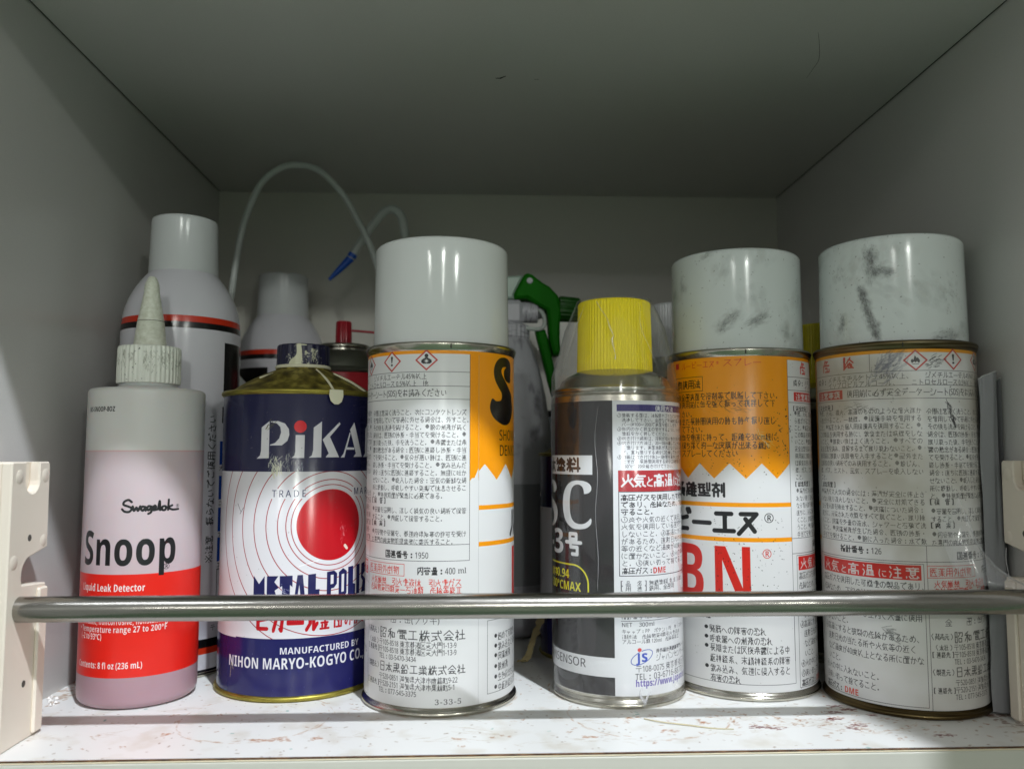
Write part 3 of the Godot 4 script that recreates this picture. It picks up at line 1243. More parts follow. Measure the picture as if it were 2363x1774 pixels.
	jp(img, "TEL：03-5470-3434", U.call(282), y3.call(1419), 24, 29, 2.1, INK)
	jp(img, "（製造元）", U.call(265.5), y3.call(1441), 19, 29, 2.4, INK)
	jp_fit(img, "日本黒鉛工業株式会社", U.call(282), U.call(350.5), y3.call(1437), 43, 3.4, INK)
	jp(img, "【連絡先】", U.call(266), y3.call(1479), 19, 27, 2.2, INK)
	jp(img, "〒520-0851 滋賀県大津市唐橋町9-22", U.call(282), y3.call(1462), 22.5, 30, 2.1, INK)
	jp(img, "〒520-2151 滋賀県大津市栗林町5-1", U.call(282), y3.call(1477), 22.5, 30, 2.1, INK)
	jp(img, "TEL：077-545-3375", U.call(282), y3.call(1492), 24, 28, 2.1, INK)
	rect(img, 0, 14, 2, 1431, rgb(178, 150, 110))
	rect(img, 0, y4.call(1041), 2, 1431, rgb(186, 186, 186))
	if worn == 0:
		latin(img, "3-33-5", U.call(328), 1422, 30, rgb(60, 60, 60), "serif", 1.1, 3)
	else:
		wear(img, worn)
	return img


# Handling marks of the two used cans
func wear(img: Image, worn: int) -> void:
	var rng := RandomNumberGenerator.new()
	rng.seed = 40 + worn
	if worn == 1:
		specks(img, rng, 560, 380, 980, 520, 60, 4, rgb(40, 34, 26, 200))
		specks(img, rng, 640, 700, 960, 1050, 150, 3, rgb(30, 30, 30, 220))
		smear(img, rng, 640, 190, Vector2(140, 40), 16, 60, 50, rgb(120, 80, 40, 70), 3)
		smear(img, rng, 830, 330, Vector2(60, 60), 10, 24, 30, rgb(235, 225, 210, 130), 3)
		specks(img, rng, 900, 230, 1010, 420, 50, 5, rgb(30, 28, 25, 200))
		specks(img, rng, 0, 0, 2047, 1430, 500, 2.4, rgb(70, 64, 56, 120))
	else:
		# a film of grey-brown grime over the danger panel
		var n := FastNoiseLite.new()
		n.seed = 7
		n.frequency = 0.006
		n.fractal_octaves = 5
		var m := n.get_image(512, 358)
		m.convert(Image.FORMAT_RGBA8)
		var d := m.get_data()
		for i in 512 * 358:
			var yy := (i / 512) / 358.0
			var xx := (i % 512) / 512.0
			var a := clampf((d[i * 4] / 255.0 - 0.22) * 1.5, 0.0, 0.8) * (0.75 - 0.45 * smoothstep(0.35, 0.8, yy)) * (1.0 if xx > 0.4 else 0.7)
			d[i * 4] = 128
			d[i * 4 + 1] = 116
			d[i * 4 + 2] = 92
			d[i * 4 + 3] = int(a * 205)
		m = Image.create_from_data(512, 358, false, Image.FORMAT_RGBA8, d)
		m.resize(2048, 1431, Image.INTERPOLATE_CUBIC)
		img.blend_rect(m, Rect2i(0, 0, 2048, 1431), Vector2i.ZERO)
		smear(img, rng, 1350, 110, Vector2(60, -60), 22, 90, 60, rgb(90, 92, 104, 70), 6)
		smear(img, rng, 1550, 60, Vector2(30, -10), 12, 30, 30, rgb(50, 50, 50, 150), 3)
		smear(img, rng, 1620, 210, Vector2(30, 80), 5, 26, 36, rgb(45, 44, 46, 170), 4)
		smear(img, rng, 1200, 225, Vector2(120, 20), 12, 36, 30, rgb(70, 66, 60, 90), 3)
		smear(img, rng, 1330, 1130, Vector2(40, 20), 10, 20, 40, rgb(80, 80, 80, 110), 4)
		specks(img, rng, 960, 20, 2040, 700, 260, 4, rgb(50, 48, 44, 150))


# Paint can under film: 360 degrees = 1848 px, 123.2 mm = 1232 px, angle 0 in the middle
func paint_label() -> Image:
	var white := rgb(226, 227, 230)
	var dark := rgb(36, 33, 36)
	var img := blank(1848, 1232, dark)
	var X := func(x: float) -> float: return (rad_to_deg(asin(clampf((x - 1332.5) / 141.0, -1.0, 1.0))) * 0.944 + 180.0) / 360.0 * 1848.0
	var A := func(deg: float) -> float: return (deg * 0.944 + 180.0) / 360.0 * 1848.0
	var Y := func(y: float) -> float: return (y - 869.8) * 1.9437
	var x0: float = A.call(-2.5)
	rect(img, x0, 0, A.call(118), 1232, white)
	rect(img, 0, Y.call(1424), 1848, Y.call(1465), white)
	rect(img, 0, Y.call(1503), 1848, 1232, rgb(200, 200, 196))
	var txt := rgb(58, 58, 66)
	# front
	rect(img, A.call(-110), Y.call(990), A.call(-21), Y.call(1033), white)
	jp_fit(img, "黒体塗料", A.call(-107), A.call(-32), Y.call(994), 68, 11, rgb(60, 42, 40))
	latin_fit(img, "J", A.call(-128), A.call(-112), Y.call(1152), 285, white, "serifbold")
	latin_fit(img, "S", A.call(-106), A.call(-62), Y.call(1152), 285, white, "serifbold")
	latin_fit(img, "C", A.call(-59), A.call(-20), Y.call(1152), 285, white, "serifbold")
	latin_fit(img, "-3", A.call(-88), A.call(-54), Y.call(1211), 150, white, "bold")
	jp(img, "号", A.call(-53), Y.call(1157), 106, 112, 16, white)
	var yellow := rgb(232, 224, 40)
	var fr := PackedVector2Array([Vector2(A.call(-140), Y.call(1232)), Vector2(A.call(-42), Y.call(1232))])
	fr.append_array(arc_points(Vector2(A.call(-42), Y.call(1232) + 78), 78, 78, -90, 0, 10))
	fr.append(Vector2(A.call(-42) + 78, Y.call(1320)))
	line(img, fr, 7, yellow)
	jp(img, "放射率", A.call(-88), Y.call(1244), 36, 42, 5.5, yellow)
	latin_fit(img, "0.94", A.call(-67), A.call(-47), Y.call(1263), 52, yellow, "bold")
	latin_fit(img, "600℃MAX".replace("℃", "°C"), A.call(-84), A.call(-33), Y.call(1289), 52, yellow, "bold")
	latin_fit(img, "JAPANSENSOR", A.call(-100), A.call(-28), Y.call(1449), 50, rgb(70, 70, 76), "sans")
	# directions
	rect(img, A.call(1.5), Y.call(878.5), A.call(92), Y.call(893.5), rgb(56, 48, 118))
	jp(img, "使用方法", A.call(38), Y.call(879.5), 31, 28, 3.6, white)
	var how := ["①塗装する面は、油脂類やゴミなどの付着物がない", "　洗浄して下さい。金属など平滑度の高い表面は", "　パー(#100～200)で表面を粗くします。", "②缶内のかく拌玉の音がするように、1～2分間", "　塗料をかく拌してください。", "③吹き付け場所は、溶剤が引火性のため火気厳禁", "④吹き付け方法は、20～30cm離してムラの無い", "　く塗ります。表面地肌が見えなくなるくらいに塗りま", "　す。重ね塗りする場合は乾燥してから行います。", "⑤塗装は吹き付け後2～3時間室温中に放置", "　ますが、長時間使用する場合は24時間放置", "　150℃で20分焼き付けて下さい。"]
	for k in 12:
		jp(img, how[k], A.call(1.5), Y.call(897.6 + 10.15 * k), 19.4, 18.5, 1.6, txt)
	rect(img, A.call(2), Y.call(1023), A.call(112), Y.call(1069.5), rgb(176, 38, 48))
	var fx := [4.0, 15.0, 27.0, 35.0, 48.0, 62.0, 69.0, 82.0]
	for k in 8:
		var small: bool = k == 2 or k == 5
		jp(img, "火気と高温に注意"[k], A.call(fx[k]), Y.call(1036 if small else 1030), 40 if small else 62, 46 if small else 60, 6.0 if small else 8.4, white)
	frame(img, A.call(2), Y.call(1069), A.call(112), Y.call(1251), 3, txt)
	var bold := ["高圧ガスを使用した可燃性の製品", "であり、危険なため、下記の注意を", "守ること。"]
	for k in 3:
		jp(img, bold[k], A.call(4), Y.call(1075 + 15.4 * k), 33, 28, 3.4, rgb(50, 50, 56))
	var rules := ["①炎や火気の近くで使用しないこと②", "火気を使用している室内で大量に使用", "しないこと。③高温にすると破裂の危険", "があるため、直射日光の当たる所や火", "等の近くなど温度が40度以上となる", "に置かないこと。④火の中に入れないこ", "と。⑤使い切って捨てること。"]
	for k in 7:
		jp(img, rules[k], A.call(4), Y.call(1122.5 + 15.6 * k), 31, 28, 2.3, txt)
	jp(img, "高圧ガス：", A.call(4.5), Y.call(1232), 29, 29, 3.4, rgb(50, 50, 56))
	latin(img, "DME", A.call(33), Y.call(1246.5), 34, rgb(200, 40, 40), "bold")
	jp(img, "【品　名】 無機塗料", A.call(2), Y.call(1260), 25, 24, 2.0, txt)
	jp(img, "【色 名】 黒色", A.call(48), Y.call(1260), 23, 22, 1.9, txt)
	jp(img, "【用　途】 鉄用、金属用", A.call(2), Y.call(1271), 25, 24, 2.0, txt)
	jp(img, "指針番号 126　国連番号 1950", A.call(3), Y.call(1332), 24, 21, 1.9, txt)
	rect(img, A.call(3), Y.call(1345), A.call(62), Y.call(1346.2), txt)
	jp(img, "NET　300ml", A.call(3.5), Y.call(1348), 28, 23, 2.0, txt)
	jp(img, "キャップ：PP　ボタン：PE　缶：スチール", A.call(3.5), Y.call(1362.5), 20.5, 20, 1.7, txt)
	jp(img, "消防法　危険物第4類引火性液体", A.call(3.5), Y.call(1374), 22, 20, 1.7, txt)
	jp(img, "アルコール類 120ml　危険等級Ⅱ", A.call(3.5), Y.call(1384.5), 21, 20, 1.7, txt)
	# maker's sign: "js" in a tilted ring
	var c := Vector2(A.call(21.5), Y.call(1423))
	var ring := PackedVector2Array()
	for k in 41:
		ring.append(c + Vector2(cos(k * TAU / 40) * 52, sin(k * TAU / 40) * 24).rotated(-0.42))
	line(img, ring, 3, rgb(70, 90, 170))
	latin_fit(img, "ȷs".replace("ȷ", "j"), c.x - 24, c.x + 26, c.y + 18, 62, rgb(40, 70, 180), "bold")
	rect(img, c.x - 24, c.y - 32, c.x - 2, c.y - 21, white)
	poly(img, arc_points(c + Vector2(-11, -31), 9, 8, 0, 340, 17), rgb(214, 60, 60))
	jp(img, "赤外線計測機器専門メーカー", A.call(35), Y.call(1407), 19, 19, 2.4, txt)
	jp(img, "ジャパンセンサー株式会社", A.call(35), Y.call(1417), 27, 32, 2.2, txt)
	jp(img, "〒108-0075 東京都港区港南2-12-27", A.call(15), Y.call(1438), 30, 34, 2.3, txt)
	jp(img, "TEL：03-6716-8877(代)".replace("(代)", "(代"), A.call(15), Y.call(1454), 36, 36, 2.3, txt)
	latin(img, "https://www.japansensor.co.jp", A.call(15), Y.call(1484), 38, rgb(84, 66, 160), "bold", 0.82)
	return img


# Metal polish can: 9 px per mm, angle 0 in the middle; the far side carries the same print
func polish_label() -> Image:
	var navy := rgb(22, 23, 62)
	var white := rgb(212, 210, 214)
	var img := blank(2036, 1171, white)
	var X := func(x: float) -> float: return (rad_to_deg(asin(clampf((x - 648.0) / 168.0, -1.0, 1.0))) * 0.944 + 180.0) / 360.0 * 2036.0
	var Y := func(y: float) -> float: return (y - 853.8) * 1.8023
	var Q := func(a: float, b: float) -> Vector2: return Vector2(X.call(505.4 + 0.1439 * a), Y.call(870.5 + 0.1439 * b))
	var thin := rgb(150, 44, 50)
	var red := rgb(180, 12, 26)
	# rings round the red disc; the lettering interrupts them
	var c := Vector2(X.call(714), Y.call(1142))
	var unit := 9.0 * 0.2253
	for r in [78.0, 88.0, 104.0, 127.0, 153.0, 181.0, 212.0, 240.0]:
		line(img, arc_points(c, r * unit, r * unit, 0, 360, 90), 3.2, thin)
	poly(img, arc_points(c, 68 * unit, 69 * unit, 0, 356, 80), red)
	rect(img, X.call(586), Y.call(1062), X.call(656), Y.call(1084), white)
	rect(img, X.call(758), Y.call(1060), X.call(800), Y.call(1082), white)
	latin(img, "TRADE", X.call(588), Y.call(1080), 36, navy, "sans", 0.95, 8)
	latin(img, "MARK", X.call(761), Y.call(1078), 36, navy, "sans", 0.95, 8)
	# top and bottom fields
	rect(img, 0, 0, 2036, Y.call(1025), navy)
	rect(img, 0, Y.call(1382), 2036, 1171, rgb(26, 26, 82))
	# stencil name
	var letters := [
		[[515, 308], [515, 872], [335, 880], [385, 830], [398, 760], [400, 405]],
		[[530, 312], [640, 308], [740, 345], [798, 430], [806, 520], [780, 610], [700, 678], [525, 680], [530, 665], [600, 640], [660, 570], [684, 480], [672, 400], [620, 345], [533, 325]],
		[[897, 520], [1033, 520], [1030, 870], [840, 870], [885, 830], [896, 770]],
		[[1283, 308], [1280, 862], [1095, 864], [1140, 830], [1158, 750], [1160, 405]],
		[[1545, 315], [1562, 345], [1405, 545], [1548, 860], [1348, 862], [1352, 845], [1390, 800], [1296, 590], [1370, 505]],
		[[1775, 310], [1900, 855], [1770, 855], [1805, 800], [1710, 430]],
		[[1705, 470], [1722, 480], [1668, 705], [1780, 708], [1780, 742], [1655, 742], [1630, 862], [1572, 864], [1615, 800]],
		[[1992, 330], [1990, 855], [1922, 858], [1950, 800], [1952, 400]]]
	for L in letters:
		var p := PackedVector2Array()
		for q in L:
			p.append(Q.call(q[0], q[1]))
		poly(img, p, white)
	rect(img, X.call(790), Y.call(917), X.call(803), Y.call(993), white)
	poly(img, PackedVector2Array([Vector2(X.call(803), Y.call(992)), Vector2(X.call(812), Y.call(992)), Vector2(X.call(812) + 60, Y.call(992)), Vector2(X.call(812) + 40, Y.call(980)), Vector2(X.call(803), Y.call(978))]), white)
	poly(img, arc_points(Q.call(965, 393), 92 * 0.1439 * 1.85, 92 * 0.1439 * 1.85, 0, 350, 35), rgb(214, 16, 28))
	# METAL POLISH in heavy stencil
	var R := func(a: float, b: float) -> Vector2: return Vector2(X.call(468 + 0.2029 * a), Y.call(1048.3 + 0.2029 * b))
	var heavy := [
		[[425, 1000], [480, 1085], [535, 1000], [540, 1280], [500, 1280], [425, 1280]],
		[[560, 1000], [675, 998], [635, 1060], [680, 1120], [640, 1150], [680, 1275], [560, 1280]],
		[[690, 998], [820, 994], [820, 1115], [795, 1090], [795, 1275], [715, 1275], [715, 1100], [690, 1120]],
		[[870, 992], [925, 990], [955, 1275], [910, 1275], [890, 1090], [865, 1275], [835, 1275]],
		[[980, 990], [1060, 984], [1060, 1150], [1100, 1150], [1095, 1270], [980, 1275]],
		[[1175, 975], [1250, 965], [1282, 1000], [1280, 1110], [1250, 1150], [1220, 1155], [1218, 1265], [1175, 1265]],
		[[1300, 990], [1345, 950], [1385, 985], [1385, 1220], [1345, 1260], [1300, 1230]],
		[[1400, 945], [1455, 938], [1455, 1130], [1480, 1140], [1478, 1255], [1400, 1258]],
		[[1490, 932], [1525, 926], [1525, 1250], [1490, 1252]],
		[[1545, 930], [1580, 915], [1585, 1020], [1560, 1060], [1590, 1110], [1588, 1240], [1545, 1245], [1560, 1120], [1540, 1080]]]
	for L in heavy:
		var p := PackedVector2Array()
		for q in L:
			p.append(R.call(q[0], q[1] - 8))
		poly(img, p, rgb(28, 30, 78))
	for L in [[[1214, 1010], [1245, 1010], [1245, 1105], [1214, 1110]], [[1330, 1015], [1358, 1010], [1356, 1200], [1330, 1205]]]:
		var p := PackedVector2Array()
		for q in L:
			p.append(R.call(q[0], q[1] - 8))
		poly(img, p, white)
	# the Japanese name, heavy katakana
	var yk: float = Y.call(1322)
	for q in [["ピ", 556, 592, 15], ["カ", 594, 620, 13], ["ー", 624, 660, 20], ["ル", 662, 690, 13], ["金", 692, 714, 9], ["属", 722, 742, 8], ["み", 745, 764, 7], ["が", 765, 778, 7], ["き", 779, 790, 6]]:
		jp(img, q[0], X.call(q[1]), yk, X.call(q[2]) - X.call(q[1]), 86, q[3], red)
	rect(img, X.call(480), Y.call(1381), X.call(520), Y.call(1384), white)
	latin_fit(img, "MANUFACTURED BY", X.call(610), X.call(777), Y.call(1414), 34, white, "bold")
	latin_fit(img, "NIHON MARYO-KOGYO CO., LTD.", X.call(506), X.call(812), Y.call(1445), 58, white, "bold")
	# the same front again on the far side
	var front := img.get_region(Rect2i(509, 0, 1018, 1171))
	img.blit_rect(front.get_region(Rect2i(509, 0, 509, 1171)), Rect2i(0, 0, 509, 1171), Vector2i.ZERO)
	img.blit_rect(front.get_region(Rect2i(0, 0, 509, 1171)), Rect2i(0, 0, 509, 1171), Vector2i(1527, 0))
	# dried polish, rubbed and scratched
	var rng := RandomNumberGenerator.new()
	rng.seed = 5
	smear(img, rng, X.call(589), Y.call(992), Vector2(6, 56), 10, 36, 36, rgb(205, 205, 180, 190), 4)
	smear(img, rng, X.call(600), Y.call(992), Vector2(-6, 50), 7, 26, 30, rgb(205, 205, 180, 170), 4)
	smear(img, rng, X.call(622), Y.call(984), Vector2(-12, 56), 10, 30, 26, rgb(200, 200, 180, 150), 3)
	smear(img, rng, X.call(643), Y.call(1006), Vector2(4, 26), 7, 16, 20, rgb(190, 200, 190, 130), 3)
	smear(img, rng, X.call(570), Y.call(934), Vector2(30, -22), 5, 14, 30, rgb(96, 90, 60, 170), 3)
	smear(img, rng, X.call(737), Y.call(1140), Vector2(8, 70), 6, 46, 14, rgb(210, 160, 160, 110), 2)
	line(img, PackedVector2Array([Vector2(X.call(744), Y.call(1190)), Vector2(X.call(748), Y.call(1196))]), 12, rgb(225, 205, 190))
	smear(img, rng, X.call(610), Y.call(1275), Vector2(16, 12), 8, 26, 18, rgb(200, 200, 205, 150), 2)
	line(img, PackedVector2Array([Vector2(X.call(517), Y.call(1096)), Vector2(X.call(523), Y.call(1112))]), 2.5, rgb(80, 76, 80, 200))
	line(img, PackedVector2Array([Vector2(X.call(529), Y.call(1104)), Vector2(X.call(522), Y.call(1118))]), 2.5, rgb(80, 76, 80, 200))
	line(img, PackedVector2Array([Vector2(X.call(648), Y.call(1229)), Vector2(X.call(688), Y.call(1218))]), 3, rgb(240, 240, 242, 180))
	line(img, curved(PackedVector2Array([Vector2(X.call(510), Y.call(1470)), Vector2(X.call(512), Y.call(1440)), Vector2(X.call(516), Y.call(1452))]), 5), 4, rgb(150, 140, 110, 200))
	specks(img, rng, 420, 10, 1500, 300, 60, 4, rgb(120, 118, 110, 120))
	specks(img, rng, 420, 320, 1500, 1000, 110, 3, rgb(110, 106, 104, 130))
	specks(img, rng, 420, 960, 1500, 1165, 50, 3, rgb(120, 120, 150, 130))
	return img


# Leak detector bottle: 10 px per mm over 135 mm, angle 0 in the middle
func leak_label() -> Image:
	var img := blank(1540, 1350, rgb(210, 209, 206))
	var A := func(deg: float) -> float: return (deg * 0.944 + 180.0) / 360.0 * 1540.0
	var X := func(x: float) -> float: return (rad_to_deg(asin(clampf((x - 303.0) / 131.0, -1.0, 1.0))) * 0.944 + 180.0) / 360.0 * 1540.0
	var Y := func(y: float) -> float: return (y - 837.0) * 1.9423
	# the pink liquid shows through the plastic up to its level
	var y_level: float = Y.call(981)
	for y in range(int(y_level), 1350):
		var f: float = smoothstep(0.25, 1.0, (y - y_level) / (1350.0 - y_level))
		rect(img, 0, y, 1540, y + 1, rgb(200, 184, 188).lerp(rgb(168, 136, 145), f))
	rect(img, 0, Y.call(979), 1540, Y.call(982), rgb(206, 170, 170))
	var ink := rgb(26, 28, 30)
	var red := rgb(220, 34, 22)
	rect(img, 0, Y.call(1246), 1540, Y.call(1463), red)
	latin_fit(img, "MS-SNOOP-8OZ", A.call(-72), A.call(-33), Y.call(894), 28, ink, "bold")
	latin_fit(img, "Snoop", A.call(-71), A.call(36.5), Y.call(1227), 196, ink, "bold")
	latin(img, "®", A.call(20.5), Y.call(1239), 34, ink)
	var W := func(q: Array) -> PackedVector2Array:
		var p := PackedVector2Array()
		for i in range(0, q.size(), 2):
			p.append(Vector2(X.call(159 + 0.2536 * q[i]), Y.call(1076.4 + 0.2536 * q[i + 1])))
		return curved(p, 5)
	for s in [[458, 58, 430, 40, 395, 55, 390, 80, 430, 95, 460, 112, 440, 140, 400, 138, 378, 118], [468, 95, 480, 132, 500, 105, 514, 132, 532, 95], [578, 102, 550, 98, 540, 118, 556, 132, 577, 110, 580, 132], [632, 100, 605, 95, 592, 115, 606, 130, 630, 105, 628, 145, 604, 160],
		[642, 118, 668, 108, 660, 92, 645, 105, 648, 130, 684, 124], [688, 125, 700, 55, 706, 132], [748, 100, 725, 105, 725, 130, 748, 132, 758, 110, 748, 100], [780, 45, 776, 132], [812, 95, 780, 112, 815, 132, 866, 130]]:
		line(img, W.call(s), 9, ink)
	latin(img, "®", X.call(373), Y.call(1106), 20, ink)
	var white := rgb(232, 226, 226)
	latin_fit(img, "Liquid Leak Detector", A.call(-71), A.call(4), Y.call(1282), 42, white, "bold")
	latin_fit(img, "• Biodegradable, nonflammable,", A.call(-72), A.call(20), Y.call(1318), 36, white, "bold")
	latin_fit(img, "  nontoxic, noncorrosive, nonstaining", A.call(-72), A.call(28), Y.call(1352), 36, white, "bold")
	latin_fit(img, "• Temperature range 27 to 200°F", A.call(-73), A.call(26), Y.call(1368.5), 34, white, "bold")
	latin_fit(img, "  (–2 to 93°C)", A.call(-73), A.call(-38.5), Y.call(1384), 34, white, "bold")
	latin_fit(img, "Contents: 8 fl oz (236 mL)", A.call(-74), A.call(2.5), Y.call(1444), 36, white, "bold")
	return img


# Tall white aerosol: 8 px per mm over 198 mm, angle 0 in the middle
func white_label() -> Image:
	var img := blank(1448, 1584, rgb(214, 212, 220))
	var A := func(deg: float) -> float: return (deg * 0.944 + 180.0) / 360.0 * 1448.0
	var H := func(h: float) -> float: return (198.0 - h) * 8.0
	var black := rgb(18, 17, 18)
	var red := rgb(206, 52, 26)
	rect(img, 0, H.call(172.8), 1448, H.call(169.6), red)
	rect(img, 0, H.call(169.6), 1448, H.call(166.6), black)
	rect(img, 0, H.call(17.5), 1448, H.call(13.5), black)
	rect(img, 0, H.call(13.5), 1448, H.call(10.5), red)
	rect(img, A.call(47), H.call(161), A.call(140), H.call(134), black)
	rect(img, A.call(46), H.call(129), A.call(140), H.call(121), black)
	var strip := blank(620, 40, Color(0, 0, 0, 0))
	jp(strip, "※注意　振らないでご使用ください", 0, 0, 36, 38, 3.4, INK)
	strip.rotate_90(COUNTERCLOCKWISE)
	img.blend_rect(strip, Rect2i(0, 0, 40, 620), Vector2i(roundi(A.call(29)), roundi(H.call(53)) - 620))
	var blue := rgb(26, 66, 160)
	var hs := [112.0, 95.0, 79.5, 65.0]
	var under := ["大手油洗", "ニ金機器", "プロの車", "工場機器"]
	for k in 4:
		var y: float = H.call(hs[k])
		rect(img, A.call(44), y, A.call(140), y + 92, blue)
		line(img, PackedVector2Array([Vector2(A.call(50), y + 12), Vector2(A.call(50), y + 74), Vector2(A.call(66), y + 74)]), 3, rgb(180, 190, 220))
		line(img, arc_points(Vector2(A.call(54), y + 70), 10, 10, 0, 360, 16), 4, rgb(200, 206, 226))
		jp(img, under[k], A.call(44), y + 95, 20, 22, 2.4, INK)
	frame(img, A.call(44), H.call(50), A.call(140), H.call(30), 3, black)
	jp(img, "〒", A.call(38), H.call(24), 24, 26, 2.4, INK)
	# back of the can: the product field that the second can turns to the side
	rect(img, 0, H.call(161), A.call(-120), H.call(30), rgb(200, 198, 206))
	return img


# ---------------------------------------------------------------- builders
var M := {}


func make_materials() -> void:
	M.steel = mat(rgb(196, 194, 186), 0.24, 1.0)
	M.steel.roughness_texture = noise_tex(0.02, 4, [[0.0, Color(0.75, 0.75, 0.75)], [1.0, Color(1, 1, 1)]], 256, 3)
	M.steel.roughness = 0.34
	M.tin = mat(rgb(188, 184, 172), 0.22, 1.0)
	M.dull_tin = mat(rgb(140, 132, 112), 0.42, 1.0)
	M.dull_tin.albedo_texture = noise_tex(0.02, 5, [[0.0, Color(0.3, 0.26, 0.2)], [0.45, Color(0.75, 0.7, 0.6)], [1.0, Color(1, 1, 1)]], 256, 8)
	M.dull_tin.albedo_texture.resource_local_to_scene = false
	M.brass = mat(rgb(168, 156, 78), 0.4, 0.85)
	M.brass.albedo_texture = noise_tex(0.03, 5, [[0.0, Color(0.12, 0.1, 0.06)], [0.32, Color(0.35, 0.3, 0.15)], [0.42, Color(1, 1, 0.9)], [1.0, Color(1, 1, 1)]], 512, 12)
	M.dirty_brass = mat(rgb(150, 138, 68), 0.55, 0.4)
	M.dirty_brass.uv1_scale = Vector3(3, 0.5, 1)
	M.dirty_brass.albedo_texture = noise_tex(0.012, 6, [[0.0, Color(0.3, 0.28, 0.2)], [0.5, Color(0.72, 0.7, 0.55)], [0.72, Color(0.95, 0.95, 0.85)], [1.0, Color(1.3, 1.3, 1.2)]], 512, 4)
	M.grimy_tin = mat(rgb(112, 100, 72), 0.36, 0.9)
	M.grimy_tin.albedo_texture = M.dull_tin.albedo_texture
	M.white_cap = mat(rgb(216, 222, 220), 0.14)
	M.bracket = mat(rgb(226, 215, 200), 0.5)
	M.residue = mat(rgb(216, 212, 186), 0.8)


func cap_print(seed_: int, marks: Array) -> StandardMaterial3D:
	var rng := RandomNumberGenerator.new()
	rng.seed = seed_
	var img := blank(1024, 256, rgb(214, 220, 218))
	specks(img, rng, 0, 0, 1023, 255, 260, 2.2, rgb(70, 68, 62, 110))
	for k in 8:
		smear(img, rng, rng.randf_range(300, 760), rng.randf_range(0, 256), Vector2(rng.randfn(0, 20), rng.randfn(0, 30)), 16, 30, 26, rgb(120, 122, 118, 6), 14)
	for q in marks:
		smear(img, rng, q[0], q[1], Vector2(q[2], q[3]), q[4] * 1.1, q[5] * 2, q[6] * 0.8, rgb(84, 84, 82, q[7] / 13), q[8] * 2.4)
		smear(img, rng, q[0], q[1], Vector2(q[2], q[3]), q[4] * 0.8, q[5], q[6] * 0.5, rgb(52, 52, 52, q[7] / 3), q[8] * 0.55)
	var m := printed(img, 0.16)
	return m


# Release-agent can: body, rims, dome and cap of the same sizes for all three
func release_can(label: String, x: float, depth: float, print_: Image, seam: float, rim: Material, foot: Material, cap_mat: Material, rough: float) -> Node3D:
	var t := thing("release_spray_can", label, "spray can", x, depth, "orange and white release spray cans")
	part("body", turned([Vector2(32.7, 3.6), Vector2(33, 4.1), Vector2(33, 148.4), Vector2(32.8, 148.9)], {"seam": seam, "low": 4.1, "top": 148.9}), printed(print_, rough), t)
	part("bottom_rim", turned([Vector2(30, 2.0), Vector2(31.5, 0.2), Vector2(33.0, 0.0)] + corner(Vector2(33.0, 1.2), 1.1, -80, 80, 6) + [Vector2(32.9, 2.6), Vector2(32.4, 3.2), Vector2(32.75, 4.3)]), foot, t)
	part("top_rim", turned([Vector2(32.6, 148.7), Vector2(33.3, 149.4)] + corner(Vector2(32.9, 151.6), 1.15, -30, 150, 8) + [Vector2(31.4, 151.2), Vector2(30.2, 152.2), Vector2(22, 156)]), rim, t)
	part("seam_notch", box(Shape.new(), Vector3(0.004, 0.1507, 0.03385), Vector3(0.0005, 0.002, 0.0006), 0.0001).mesh(), mat(rgb(60, 58, 54), 0.5, 0.8), t)
	part("cap", turned([Vector2(30.5, 152.3), Vector2(30.6, 153.0), Vector2(30.2, 190)] + corner(Vector2(27.9, 196.4), 2.3, 4, 90, 7) + [Vector2(12, 198.9), Vector2(0, 199)], {"low": 152.3, "top": 199.0}), cap_mat, t)
	return t


